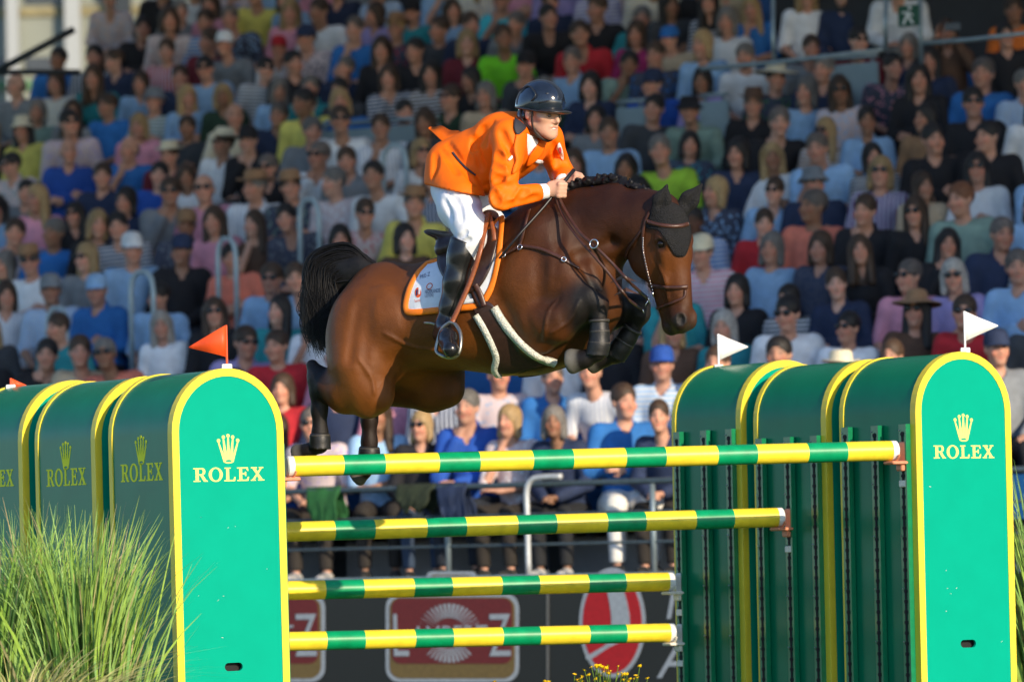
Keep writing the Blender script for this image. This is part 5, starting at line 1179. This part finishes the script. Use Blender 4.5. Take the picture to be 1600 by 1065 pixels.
# --- body: head, neck, hands and the limbs inside the clothes, one surface
bf = nf((-.45, -.68, -.35), (.62, .5, 1.18), .0052)
def Hs(x, y, z, r_, k=.02, sub=False): bf.ell(hp(x, y, z), r_, hax, k, sub)
Hs(0, .015, .035, (.076, .095, .088)); bf.cone(hp(0, -.042, .01), .06, hp(0, -.045, -.055), .052, .03, squash=(hax[0], 1.04))
for q in (-1, 1):
    bf.cone(hp(q * .056, .005, -.055), .018, hp(q * .018, -.072, -.098), .018, .035); Hs(q * .046, -.062, -.022, (.02, .02, .014), .03); Hs(q * .077, .012, -.008, (.011, .019, .03), .008)
    bf.cone(hp(q * .014, -.1, .008), .008, hp(q * .046, -.083, .008), .008, .014); Hs(q * .031, -.108, -.010, (.018, .015, .0105), .010, True); bf.cone(hp(q * .012, -.1, -.04), .008, hp(q * .010, -.104, -.042), .008, .010)
bf.cone(hp(0, -.1, .004), .0085, hp(0, -.119, -.034), .0115, .012); bf.cone(hp(0, -.074, -.098), .02, hp(0, -.078, -.104), .018, .025)
bf.cone(hp(-.018, -.093, -.063), .007, hp(.018, -.093, -.063), .007, .012); bf.cone(hp(-.014, -.093, -.079), .007, hp(.014, -.093, -.079), .007, .012); Hs(0, -.101, -.071, (.02, .012, .0038), .005, True)
bf.cone(Q(822, 204, .04), .056, hp(0, .02, -.05), .052, .03)
bf.chain([(Q(818, 206, .03), .06), (Q(785, 228, 0), .11), (Q(740, 255, 0), .10), (Q(712, 275, 0), .11)], .05)
for s_, e, w in ((SHR, ELR, WR), (SHL, ELL, WL)): bf.cone(s_, .028, e, .02, .03); bf.cone(e, .022, w, .027, .03); bf.cone(Q(795, 225, 0), .08, s_, .05, .03)
LEG = {1: [(706, 290, .1), (740, 363, .315), (697, 506, .355)], -1: [(712, 290, -.1), (765, 350, -.31), (745, 470, -.35)]}
for s_ in (1, -1):
    h_, k_, a_ = [Vector(Q(*q)) for q in LEG[s_]]; bf.cone(h_, .085, k_, .05, .03); bf.cone(k_, .05, a_, .034, .03)
def fist(f, w, d, out, up):
    """closed hand: palm, four fingers curled round the rein, thumb on top"""
    d = Vector(d).normalized(); up = Vector(up); up = (up - d * up.dot(d)).normalized(); out = d.cross(up); w = Vector(w)
    if out.dot(Vector((0, -1, 0))) < 0: out = -out
    f.cone(w, .028, w + d * .07, .036, .02, squash=(tuple(out), .6))
    for i, o in enumerate((.028, .010, -.009, -.027)):
        k0 = w + d * (.082 - .004 * i) + up * o + out * .012; k1 = k0 + d * .026 - out * .012 + up * -.004; k2 = k1 - out * .030 - d * .012; k3 = k2 - d * .026
        f.cone(k0, .0118, k1, .0108, .005); f.cone(k1, .0108, k2, .0098, .004); f.cone(k2, .0095, k3, .009, .004); f.ell(k0, (.0125,) * 3, None, .006)
    t0 = w + d * .03 + up * .032 - out * .005; t1 = t0 + d * .035 + up * .008; f.cone(t0, .015, t1, .012, .012); f.cone(t1, .012, t1 + d * .03 - out * .008 - up * .004, .0098, .006)
fist(bf, WR, (1, .16, .05), None, (0, -.15, 1)); fist(bf, WL, (1, -.2, -.05), None, (0, .1, 1))
bme, bv = bf.mesh('body', 1); cc = np.tile(np.array((.60, .34, .23)), (len(bv), 1)).astype(np.float32)
lv = bv - np.array(HCEN); fx = lv @ np.array(hax[0]); fy = lv @ np.array(hax[1]); fz = lv @ np.array(hax[2])
def rs(cx, cz, rx, rz, col_, k=1., two=True):
    global cc
    w_ = np.clip(1.5 - 1.2 * np.sqrt(((np.abs(fx) - cx if two else fx - cx) / rx) ** 2 + ((fz - cz) / rz) ** 2), 0, 1) * (fy < -.045) * k; cc = cc * (1 - w_[:, None]) + np.array(col_) * w_[:, None]
rs(0, -.071, .024, .011, (.48, .19, .16), .8); rs(.033, .009, .02, .005, (.2, .11, .06), .8); rs(.031, -.010, .016, .006, (.14, .07, .05), .85)
color_attr(bme, cc); tpart(rid, bme, 'body', RM['skin'])
tpart(rid, MB().sphere(hp(0, -.094, -.071), (.004, .013, .004), 10, 6, mtx=Matrix.Rotation(HY - math.pi / 2, 3, 'Z')), 'teeth', RM['teeth'])
for s_ in (-1, 1): tpart(rid, MB().sphere(hp(s_ * .031, -.0885, -.010), .0105, 10, 8), 'eye', mat('rider_eye', (.12, .1, .09), .1))
# hair just showing under the helmet
hf2 = Field(HCEN - Vector((.16, .16, .16)), HCEN + Vector((.16, .16, .16)), .006); hf2.ell(hp(0, .03, .02), (.082, .096, .085), hax, 0); hf2.ell(hp(0, -.1, -.03), (.1, .09, .14), hax, 0, sub=True); hf2.half(hp(0, 0, .035), hax[2]); hf2.half(hp(0, 0, -.05), tuple(-Vector(hax[2])))
hm_, _ = hf2.mesh('hair', 1); tpart(rid, hm_, 'hair', mat('rider_hair', (.10, .06, .03), .6))
# --- helmet
he = Field(HCEN - Vector((.22, .22, .1)), HCEN + Vector((.24, .22, .22)), .005)
he.ell(hp(0, .008, .052), (.1, .134, .112), hax, 0); he.ell(hp(0, .05, .02), (.092, .09, .09), hax, .03)
he.half(hp(0, -.02, .012), tuple((Vector(hax[1]) * .06 - Vector(hax[2])).normalized()))
he.ell(hp(0, .06, -.02), (.088, .07, .06), hax, .02)
he.ell(hp(0, .01, -.03), (.082, .098, .085), hax, .0, sub=True)
hme, _ = he.mesh('helmet', 1); helm = tpart(rid, hme, 'helmet', RM['helm'])
vp = Field(HCEN - Vector((.25, .25, .1)), HCEN + Vector((.25, .25, .15)), .005); vp.ell(hp(0, -.09, .011), (.094, .082, .012), hax, 0); vp.ell(hp(0, -.0, .045), (.092, .115, .06), hax, .0, sub=True); vme, _ = vp.mesh('visor', 1); tpart(rid, vme, 'visor', RM['trim'], parent=helm)
band = MB().tube([hp(.102 * math.cos(a), .015 + .130 * math.sin(a), (.016 + .012 * math.sin(a))) for a in np.linspace(0, 2 * math.pi, 40)[:-1]], .0055, 6, closed=True); tpart(rid, band, 'helmet_rim', RM['trim'], parent=helm)
tpart(rid, MB().tube(spline([hp(-.085, -.07, .05), hp(-.05, -.105, .062), hp(0, -.118, .064), hp(.05, -.105, .062), hp(.085, -.07, .05)], 5), .004, 5), 'helmet_ridge', RM['trim'], parent=helm)
tpart(rid, MB().tube(spline([hp(-.06, -.085, .095), hp(-.03, -.1, .1), hp(0, -.107, .102), hp(.03, -.1, .1), hp(.06, -.085, .095)], 5), .004, 5), 'helmet_ridge', RM['trim'], parent=helm)
side = [hp(s_ * x, y, z) for s_ in (-1,) for x, y, z in ((.102, -.03, .055), (.094, -.05, .09), (.078, .02, .128), (.086, .08, .1))]; tpart(rid, MB().tube(spline(side, 6), .004, 5), 'helmet_seam', RM['trim'], parent=helm)
for s_ in (-1, 1):
    tpart(rid, MB().tube(spline([hp(s_ * .085, -.03, .03), hp(s_ * .082, -.022, -.03), hp(s_ * .07, -.03, -.085), hp(s_ * .035, -.05, -.122), hp(0, -.058, -.132)], 6), .0075, 6, flat=(Vector(hax[0]), .5)), 'chin_strap', RM['strapm'], parent=helm)
    tpart(rid, MB().tube(spline([hp(s_ * .085, .06, .01), hp(s_ * .085, .045, -.04), hp(s_ * .076, .0, -.075), hp(s_ * .068, -.03, -.09)], 6), .0075, 6, flat=(Vector(hax[0]), .5)), 'chin_strap', RM['strapm'], parent=helm)
# --- jacket
jf = nf(RLO, RHI, .007)
jf.cone(Q(704, 292, 0), .118, Q(708, 258, 0), .118, .05, squash=(SIDE, 1.35)); jf.cone(Q(708, 258, 0), .118, Q(740, 244, 0), .118, .05, squash=(SIDE, 1.2)); jf.cone(Q(740, 244, 0), .118, Q(795, 222, .01), .146, .06, squash=(SIDE, 1.14))
jf.cone(Q(775, 212, .05), .1, Q(800, 215, -.02), .1, .05); jf.cone(Q(808, 238, .0), .115, Q(765, 266, 0), .125, .06); jf.cone(Q(704, 278, .09), .122, Q(722, 315, .205), .117, .04); jf.cone(Q(714, 278, -.09), .122, Q(740, 315, -.205), .117, .04)
jf.cone(SHR + Vector((-.01, 0, -.005)), .082, SHL + Vector((0, 0, -.005)), .08, .07); jf.cone(Q(815, 203, .03), .075, Q(825, 235, .02), .07, .05)
A, B = Vector(Q(668, 288, 0)), Vector(Q(750, 304, 0)); hn_ = Vector((B.z - A.z, 0, -(B.x - A.x))).normalized(); jf.half(A, tuple(hn_), .0)
jf.cone(SHR, .076, ELR + (SHR - ELR) * .35, .066, .04); jf.cone(ELR + (SHR - ELR) * .35, .064, ELR, .056, .03); jf.cone(ELR, .058, WR + (ELR - WR) * .2, .045, .02)
jf.cone(SHL, .076, ELL, .058, .04); jf.cone(ELL, .056, WL + (ELL - WL) * .15, .045, .03)
jf.cone(Q(826, 204, .045), .058, hp(0, 0, -.06), .075, .012, sub=True)
# creases
cr_ = random.Random(4)
def crease(a, b, r_=.0075, k=.026):
    pts = [surf(p[0], p[1], 0, jf) for p in spline([a, ((a[0] + b[0]) / 2 + cr_.uniform(-3, 3), (a[1] + b[1]) / 2 + cr_.uniform(-3, 3)), b], 5)]
    for p, q in zip(pts[:-1], pts[1:]):
        if (p - q).length < .06: jf.cone(p, r_, q, r_, k, sub=True)
for c in (((768, 190), (757, 225)), ((760, 195), (748, 222)), ((776, 240), (792, 252)), ((772, 255), (790, 270)), ((771, 272), (786, 290)), ((762, 290), (784, 278)), ((778, 312), (800, 290)), ((790, 314), (806, 295)), ((785, 322), (840, 308)), ((810, 312), (822, 298)), ((783, 205), (797, 232)), ((738, 215), (752, 262)), ((690, 235), (715, 270)), ((700, 225), (740, 285)), ((868, 245), (884, 252)), ((866, 225), (872, 258)), ((770, 300), (776, 318)), ((755, 200), (740, 232)), ((797, 232), (800, 268)), ((680, 240), (676, 275))): crease(*c)
jme, _ = jf.mesh('jacket', 1); jac = tpart(rid, jme, 'jacket', RM['orange'])
# lapels, collar, shirt, cuffs, seam, badge
def jpatch(loop, c, off, m, name, thick=.004, rings=5): return tpart(rid, drape(loop, c, off, rings, 3, jf, thick)[0], name, m, parent=jac)
jpatch([(822, 209), (832, 214), (841, 223), (833, 232), (823, 244), (821, 226)], (827, 225), .003, RM['shirt'], 'shirt_front')
jpatch([(806, 211), (815, 207), (822, 208), (822, 228), (824, 246), (814, 262), (800, 272), (806, 252), (803, 232)], (813, 235), .006, RM['orange'], 'lapel', .006)
jpatch([(842, 222), (850, 224), (848, 238), (836, 252), (822, 262), (826, 246), (834, 234)], (837, 240), .006, RM['orange'], 'lapel', .005)
jpatch([(804, 185), (813, 191), (821, 199), (816, 206), (808, 211), (803, 200)], (811, 199), .008, RM['navy'], 'collar', .006)
tpart(rid, strap([(707, 238), (718, 252), (730, 264), (743, 274)], .011, .003, .002, 7, jf), 'waist_seam', RM['navy'], parent=jac)
jpatch([(836, 249), (848, 251), (847, 256), (836, 254)], (842, 252.5), .005, RM['shirt'], 'chest_badge', .002, 2); jpatch([(794, 249), (800, 243), (801, 247), (796, 251)], (798, 247), .004, RM['shirt'], 'chest_badge', .002, 2)
jpatch([(869, 232), (874, 223), (880, 240), (879, 251)], (875, 238), .004, RM['shirt'], 'sleeve_badge', .002, 3); jpatch(ellp(875, 235, 2.2, 5, 8), (875, 235), .007, mat('badge_red', lin('#c8404a'), .6), 'sleeve_badge', .002, 2)
for w, e in ((WR, ELR), (WL, ELL)):
    d = (w - e).normalized(); tpart(rid, MB().tube([w - d * .042, w - d * .01, w + d * .018], [.041, .039, .037], 14), 'shirt_cuff', RM['shirt'], parent=jac)
# coat tail flicked up by the jump
tl1 = [Q(716, 218, .0), Q(700, 209, .01), Q(685, 202, .0), Q(671, 198, .0)]; TV = []
for i, p in enumerate(spline(tl1, 4)):
    w_ = .085 * (1 - (i / 13) ** 1.2) + .006; p = Vector(p); TV += [p + Vector((.0, -w_, -w_ * .55)), p + Vector((0, w_ * .7, w_ * .35 + .006 * math.sin(i)))]
nT = len(TV) // 2; TV2 = TV + [v + Vector((.004, 0, -.008)) for v in TV]; TF = [(2 * i, 2 * i + 1, 2 * i + 3, 2 * i + 2) for i in range(nT - 1)] + [(2 * nT + 2 * i, 2 * nT + 2 * i + 2, 2 * nT + 2 * i + 3, 2 * nT + 2 * i + 1) for i in range(nT - 1)]
for i in range(nT - 1): TF += [(2 * i, 2 * i + 2, 2 * nT + 2 * i + 2, 2 * nT + 2 * i), (2 * i + 1, 2 * nT + 2 * i + 1, 2 * nT + 2 * i + 3, 2 * i + 3)]
tpart(rid, MB().add(TV2, TF), 'coat_tail', RM['orange'], parent=jac)
# --- breeches
wf = nf(RLO, RHI, .007)
wf.cone(Q(710, 282, .05), .098, Q(714, 288, -.05), .098, .05)
wf.chain([(Q(706, 295, .1), .105), (Q(718, 325, .21), .1), (Q(733, 352, .29), .08), (Q(737, 372, .325), .066), (Q(728, 398, .335), .052)], .04)
wf.chain([(Q(714, 286, -.1), .115), (Q(740, 325, -.21), .1), (Q(765, 350, -.31), .074), (Q(758, 385, -.335), .054)], .04)
for a, b in (((694, 312), (706, 345)), ((712, 305), (722, 345)), ((716, 372), (728, 362)), ((718, 380), (734, 374)), ((700, 300), (712, 318))):
    pts = [surf(p[0], p[1], 0, wf) for p in spline([a, ((a[0] + b[0]) / 2 + 2, (a[1] + b[1]) / 2), b], 4)]
    for p, q in zip(pts[:-1], pts[1:]): wf.cone(p, .005, q, .005, .018, sub=True)
wme, _ = wf.mesh('breeches', 1); tpart(rid, wme, 'breeches', RM['breech'])
# --- boots
def rboot(pts, toe, heel, name):
    f = nf((-.5, -.72, -.42), (.5, .6, .4), .006); f.chain(pts, .025); a = Vector(pts[0][0]); f.half(a, tuple(((a - Vector(pts[1][0])).normalized() + Vector((.25, 0, 0))).normalized()))
    an = Vector(pts[-1][0]); f.cone(an, pts[-1][1], heel, .036, .03); f.cone(an + Vector((0, 0, -.01)), .04, Vector(toe).lerp(an, .45), .042, .03); f.cone(Vector(toe).lerp(an, .45), .042, toe, .038, .03); f.cone(heel, .034, toe, .03, .02)
    m_, _ = f.mesh(name, 1); return tpart(rid, m_, name, LM['black'])
rb = rboot([(Q(725, 376, .335), .068), (Q(721, 398, .34), .065), (Q(712, 440, .35), .060), (Q(703, 480, .355), .050), (Q(696, 506, .36), .042)], Q(704, 546, .545), Q(688, 522, .335), 'riding_boot')
rboot([(Q(762, 362, -.335), .064), (Q(758, 385, -.34), .060), (Q(752, 420, -.35), .058), (Q(748, 450, -.355), .048), (Q(744, 475, -.36), .042)], Q(765, 492, -.50), Q(738, 488, -.34), 'riding_boot')
tpart(rid, MB().tube(spline([Q(684, 509, .36), Q(675, 505, .36), Q(663, 504, .35)], 4), .006, 6), 'spur', RM['iron'], parent=rb)
# --- stirrup and leather
sti = troot('stirrup', Q(700, 530, .42), 'metal stirrup with tan leather around the near boot', 'stirrup')
loopS = spline([Q(703, 503, .45), Q(691, 513, .45), Q(685, 530, .46), Q(682, 548, .47), Q(692, 556, .49), Q(706, 558, .50), Q(716, 553, .50), Q(720, 537, .49), Q(719, 520, .47), Q(712, 507, .45), Q(703, 503, .45)], 5)[:-1]
tpart(sti, MB().tube(loopS, .0095, 8, closed=True), 'stirrup_iron', RM['iron'])
tpart(sti, MB().tube([Q(686, 554, .45), Q(700, 557, .5), Q(716, 552, .51)], [.016, .018, .016], 8, flat=(Vector((0, 0, 1)), .4)), 'stirrup_tread', LM['black'])
tpart(sti, air([(764, 332, .26), (757, 360, .33), (750, 392, .385), (740, 425, .40), (727, 458, .42), (706, 504, .45)], .026, .006), 'stirrup_leather', LM['tan'])
tpart(sti, air([(764, 334, .25), (768, 350, .30), (771, 362, .32), (772, 376, .33)], .024, .005), 'leather_end', LM['tan'])
# --- whip
wp = troot('whip', Q(884, 275, .16), 'thin black whip held in the rider hand', 'whip')
tpart(wp, MB().tube([Q(780, 404, .345), Q(815, 362, .29), Q(850, 323, .19), Q(876, 291, .11), Q(897, 265, .06)], [.0055, .006, .007, .009, .010], 8), 'whip_shaft', LM['whip'])

# ------------------------------------------------------------------ tall grass clumps beside the wings
gr2 = random.Random(21)
gmat = mat('blade_green', attr='Col', rough=.55, noise=.15, scale=20, spec=.3)
def grass_clump(px, py_top, depth, width, label, n, hmax, fine=False, group='tall grass clumps'):
    b = P(px, 855, depth); root = empty('grass_clump', (b.x, b.y, 0), label, 'grass', group); V = []; F = []; C = []
    for i in range(n):
        a = gr2.uniform(0, 2 * math.pi); r0 = abs(gr2.gauss(0, .4)) * width * .4; x0, y0 = r0 * math.cos(a), r0 * math.sin(a) * .7; h = hmax * gr2.uniform(.6, 1.0) * (1 - .25 * min(1, r0 / width)); lean = gr2.uniform(.05, .45) * (.5 + r0 / width) if not fine else gr2.uniform(.2, .9)
        az = a + gr2.uniform(-.7, .7); dx, dy = math.cos(az), math.sin(az); w = gr2.uniform(.004, .010) if gr2.random() < .85 else gr2.uniform(.010, .016) if not fine else gr2.uniform(.0012, .0022); k = 8 if not fine else 9; droop = gr2.uniform(0, .5) if not fine else gr2.uniform(.4, 1.6)
        fa = gr2.uniform(0, math.pi); sx, sy = math.cos(fa), math.sin(fa); g = gr2.random(); c = (.17 + .14 * g, .34 + .13 * g, .06 + .06 * gr2.random()) if not fine else (.32 + .12 * g, .33 + .08 * g, .14)
        if gr2.random() < .12: c = (.42, .38, .18)
        base = len(V)
        for j in range(k + 1):
            t = j / k; out = lean * h * (t ** 1.7) + droop * .25 * h * t ** 4; z = h * (t - .28 * droop * t ** 4); ww = w * (1 - t ** 2.2) + .0004
            wob = .01 * math.sin(t * 6 + i)
            V += [(x0 + dx * out + sx * ww + wob, y0 + dy * out + sy * ww, z), (x0 + dx * out - sx * ww + wob, y0 + dy * out - sy * ww, z)]; C += [c, c]
        F += [(base + 2 * j, base + 2 * j + 1, base + 2 * j + 3, base + 2 * j + 2) for j in range(k)]
    me = np_mesh('blades', V, F, False); color_attr(me, np.array(C)); o = link('blades', me, gmat, root); tag(o, kind='stuff'); return root
grass_clump(128, 780, 22.0, .62, 'tall green ornamental grass in front of the left wings', 780, 1.46)
grass_clump(60, 780, 22.2, .50, 'tall green grass behind the clump at the left edge', 560, 1.46)
grass_clump(-10, 780, 22.0, .45, 'tall green grass at the very left edge of the picture', 420, 1.44)
grass_clump(20, 900, 21.3, .42, 'pale wiry curled grass in the lower left corner', 900, .95, True)
grass_clump(1632, 780, 25.3, .40, 'tall green grass behind the right wing at the picture edge', 420, 1.6)
# ------------------------------------------------------------------ yellow flowers under the poles
ym = mat('petal_yellow', lin('#f5c800'), .6, noise=.15, scale=60); stm = mat('stem_green', lin('#5d7a1e'), .6, noise=.2); fl = random.Random(9)
DF = 24.6
def flower_plant(px, top, blooms, spread, label):
    b = P(px, 1100, DF); root = empty('flowering_plant', (b.x, b.y, 0), label, 'flowers', 'yellow flowers under the poles'); s_ = MB(); pet = []
    for i in range(blooms):
        x = px + fl.gauss(0, spread); y = top + abs(fl.gauss(0, 1)) * 16; q = P(x, y, DF + fl.uniform(-.12, .12)) - root.location; base = Vector((fl.uniform(-.05, .05), fl.uniform(-.05, .05), 0))
        s_.tube(spline([base, base.lerp(q, .5) + Vector((fl.uniform(-.03, .03), 0, 0)), q], 4), .002, 4)
        m_ = MB(); tiltm = Euler((fl.uniform(-.9, .3), fl.uniform(-.6, .6), 0)).to_matrix()
        for k in range(7):
            a = 2 * math.pi * k / 7; r_ = fl.uniform(.011, .016); u, v = Vector((math.cos(a), math.sin(a), .25)), Vector((-math.sin(a), math.cos(a), 0))
            m_.add([q + tiltm @ (u * .002), q + tiltm @ (u * r_ * .6 + v * .005), q + tiltm @ (u * r_), q + tiltm @ (u * r_ * .6 - v * .005)], [(0, 1, 2, 3)])
        m_.sphere(q + Vector((0, 0, .002)), .0045, 6, 4); pet.append(m_)
    for i in range(blooms * 2):
        a = fl.uniform(0, 6.28); h = fl.uniform(.2, .42); s_.tube(spline([(0, 0, 0), (math.cos(a) * .05, math.sin(a) * .05, h * .6), (math.cos(a) * .14, math.sin(a) * .1, h)], 4), [.004 * (1 - t / 9) + .0006 for t in range(9)], 4)
    tag(s_.build('stems', stm, root), kind='stuff')
    for m_ in pet: m_.build('flower', ym, root)
for px, top, n, sp, lb in ((945, 1038, 22, 22, 'largest clump of yellow flowers, below the red round logo'), (908, 1046, 12, 9, 'yellow flowers just left of the largest clump'), (858, 1056, 6, 7, 'few low yellow flowers far from the red logo'), (985, 1050, 9, 16, 'sparse yellow flowers beside the rear right wing'), (760, 1064, 4, 14, 'scattered yellow flowers below the sponsor logo'), (620, 1066, 4, 20, 'scattered yellow flowers near the left wing')): flower_plant(px, top, n, sp, lb)
# ------------------------------------------------------------------ aisle hoop rails among the crowd
for i, (x0, x1, yt, yb) in enumerate(HOOPS):
    uc, rf_ = stand_uv((x0 + x1) / 2, yt + 12); r = int(math.floor(rf_ + .45)); top = SP(uc, rf_ * RUN, FLOOR0 + HEADZ + rf_ * RISE); z = FLOOR0 + max(r, 0) * RISE; v = r * RUN - .50
    lo_, hi_ = z, z + 2.2
    for _ in range(30):
        m_ = (lo_ + hi_) / 2
        if proj(SP(uc, v, m_))[1] > yt: lo_ = m_
        else: hi_ = m_
    hgt = min(max(m_ - z, .9), 1.45); u0 = u_at(x0, v / RUN, z + .8); u1 = u_at(x1, v / RUN, z + .8)
    root = empty('hoop_rail', SP((u0 + u1) / 2, v, z), 'grey tube hoop rail on the aisle, %s from the left' % ['first', 'second', 'third', 'fourth', 'fifth'][i], 'handrail', 'hoop rails along the aisle')
    h = (u1 - u0) / 2; pts = [(-h, 0, 0), (-h, 0, hgt - .16), (-h * .85, 0, hgt - .06), (-h * .4, 0, hgt), (h * .4, 0, hgt), (h * .85, 0, hgt - .06), (h, 0, hgt - .16), (h, 0, 0)]
    MB().tube([RS @ Vector(q) for q in pts], .024, 8).build('hoop', mat('hoop_steel', lin('#9fb2bb'), .45, .2), root, True)
# ------------------------------------------------------------------ barrier of the upper gangway and the entrance at top right
pale = mat('barrier_pale', lin('#8ea4ad'), .6, noise=.12, scale=4)
for i, (x0, x1, r) in enumerate(((505, 690, 10), (968, 1012, 10), (1098, 1142, 10), (1285, 1375, 11))):
    v = r * RUN - .50; z = FLOOR0 + r * RISE; u0 = u_at(x0, r - .6, z + 1); u1 = u_at(x1, r - .6, z + 1); root = empty('barrier', SP((u0 + u1) / 2, v, z), 'pale grey barrier panel in the upper rows, %s from the left' % ['first', 'second', 'third', 'fourth'][i], 'barrier', 'pale barrier panels of the upper gangway')
    h = (u1 - u0) / 2; b = MB(); sbox(b, -h, h, -.02, .02, .15, 1.0); b.build('panel', pale, root); MB().tube([RS @ Vector((-h, 0, 1.06)), RS @ Vector((h, 0, 1.06))], .022, 8).build('top_rail', M['steel'], root, True)
    for q in (-h + .05, h - .05): MB().tube([RS @ Vector((q, 0, 0)), RS @ Vector((q, 0, 1.06))], .02, 6).build('post', M['steel'], root, True)
# entrance rails, top right
def rail_line(pts, label, rad=.02, posts=0):
    root = empty('entrance_rail', P(*pts[0]), label, 'handrail', 'rails of the stand entrance'); o = root.location
    MB().tube([P(*q) - o for q in pts], rad, 8).build('rail', M['steel'], root, True); return root
DT = 41.5
rail_line([(1095, 108, DT), (1210, 98, DT - .3), (1380, 78, DT - .8)], 'grey rail under the man in the white shirt at top right')
rail_line([(1208, -5, DT), (1208, 60, DT), (1210, 98, DT)], 'upright rail post left of the man in the white shirt'); rail_line([(1384, -5, DT - .8), (1384, 78, DT - .8)], 'upright rail post beside the green exit sign')
rail_line([(1440, 68, DT - .8), (1520, 62, DT - 1), (1605, 52, DT - 1.2)], 'grey rail at the right end of the top rows'); rail_line([(1437, -5, DT - .8), (1440, 100, DT - .8)], 'upright rail post right of the green exit sign')
# exit sign
es = empty('exit_sign', P(1420, 25, DT - 1.), 'green exit sign with white running figure at top right', 'sign'); es.rotation_euler = (0, 0, -BETA); es.scale = (.9, .9, .9)
MB().bbox((0, 0, 0), (.22, .03, .20), .01).build('sign_panel', mat('sign_green', lin('#0a4a30'), .5), es)
wsg = M['white']; sg = MB(); sg.tube([(-.05, -.018, -.08), (-.02, -.018, -.02), (.01, -.018, .03)], .012, 6); sg.tube([(.05, -.018, -.08), (.02, -.018, -.03), (-.01, -.018, .02)], .012, 6); sg.tube([(-.06, -.018, .03), (.0, -.018, .03), (.05, -.018, .0)], .009, 6); sg.sphere((.02, -.018, .07), .018, 8, 6); tag(sg.build('running_figure', wsg, es), kind='stuff')
# ------------------------------------------------------------------ pale building seen past the end of the stand (top left)
bb0 = P(60, 60, 95); bl = empty('building', (bb0.x, bb0.y, 0), 'pale building beyond the end of the grandstand, top left', 'building')
wallm = mat('pale_wall', lin('#84897f'), .8, noise=.1, scale=.6); darkm = mat('building_window', (.05, .055, .06), .25)
def bb(name, px0, px1, py0, py1, dy0, dy1, m, parent=bl):
    k = 95 / FPX; zz0 = P(60, py1, 95).z; zz1 = P(60, py0, 95).z; x0 = P(px0, 60, 95).x - bb0.x; x1 = P(px1, 60, 95).x - bb0.x
    return MB().box(((x0 + x1) / 2, (dy0 + dy1) / 2, (zz0 + zz1) / 2), (x1 - x0, dy1 - dy0, zz1 - zz0)).build(name, m, parent)
bb('wall', -300, 320, -260, 870, 0, 4, wallm)
for py0, py1, c in ((-30, 6, darkm), (90, 116, darkm)): 
    for x0, x1 in ((-60, 8), (40, 100), (150, 185), (230, 300)): bb('window', x0, x1, py0, py1, -.05, .1, c)
bb('stone_band', -300, 320, 12, 26, -.06, .05, mat('stone_band', lin('#7d7556'), .8, noise=.4, scale=3)); bb('column', 14, 32, -60, 400, -.5, -.15, mat('white_column', (.34, .36, .36), .6)); bb('pilaster', 104, 128, -60, 400, -.4, -.1, mat('white_column', (.34, .36, .36), .6))
bb('dark_column', 186, 208, -60, 400, -.6, -.2, M['dsteel']); bb('hedge_band', -300, 320, 126, 140, -.1, .02, mat('far_green', lin('#4d7050'), .8))
# handrail of the outer stair, top left
sr = empty('stair_rail', P(55, 113, 47), 'dark sloping handrail at the top left edge', 'handrail'); o_ = sr.location
for a, b, r_ in (((-8, 113, 47), (116, 46, 47), .035), ((-8, 113, 47), (125, 113, 47), .028)): MB().tube([P(*a) - o_, P(*b) - o_], r_, 8).build('rail', M['dsteel'], sr, True)
# ------------------------------------------------------------------ coats hung over the front railing
def hung_coat(px, w, drop, c, label):
    u, _ = stand_uv(px, 760); u = u_at(px, -.97, FLOOR0 + .8); root = empty('hung_coat', SP(u, -.74, FLOOR0 + .72), label, 'coat', 'coats hung over the front railing'); V = []; n = 12; k = 14
    hr = random.Random(px)
    for i in range(n + 1):
        for j in range(k + 1):
            t0 = abs(j / k * 2 - 1); x = (i / n - .5) * w * (1 - .45 * t0 ** 1.5) + .10 * t0 * math.sin(px) + .012 * math.sin(j * 1.3 + i); t = j / k * 2 - 1; f_ = (.034 * math.sin(i * 1.5 + t * 3 + px) + .018 * math.sin(i * 3.1)) * abs(t); z = .034 - abs(t) * drop * (1 + .12 * math.sin(i * .9)) - (.0 if abs(t) > .1 else 0); y = (.045 + abs(f_) + .03 * abs(t)) * (1 if t > 0 else -1) * min(1, abs(t) * 5)
            V.append(RS @ Vector((x, y, z)))
    F = [(i * (k + 1) + j, (i + 1) * (k + 1) + j, (i + 1) * (k + 1) + j + 1, i * (k + 1) + j + 1) for i in range(n) for j in range(k)]
    o = link('coat_cloth', mesh('coat_cloth', V, F, [mat('coat_' + label.split()[0] + str(px), lin(c), .85, noise=.25, scale=9, bump=.4)], smooth=True), None, root); so = o.modifiers.new('thick', 'SOLIDIFY'); so.thickness = .012
hung_coat(505, .30, .34, '#1f5a2c', 'green coat hung over the front railing'); hung_coat(650, .34, .20, '#26301f', 'dark olive jacket hung over the front railing'); hung_coat(705, .26, .36, '#1d2c4a', 'navy coat hung over the front railing')

# dark panel at top right, standing in for shade inside the entrance
b = MB(); ew0 = u_at(1212, 13, FLOOR0 + 13 * RISE + 1); sbox(b, 0, 9, 0, .1, -.3, 3.5); ewl = b.build('entrance_shade_panel', mat('entrance_shade', (.02, .022, .026), .7, noise=.3, scale=2)); ewl.location = SP(ew0, 13 * RUN - .1, FLOOR0 + 13 * RISE); tag(ewl, 'dark panel for the shaded stand entrance behind the exit sign', 'wall')
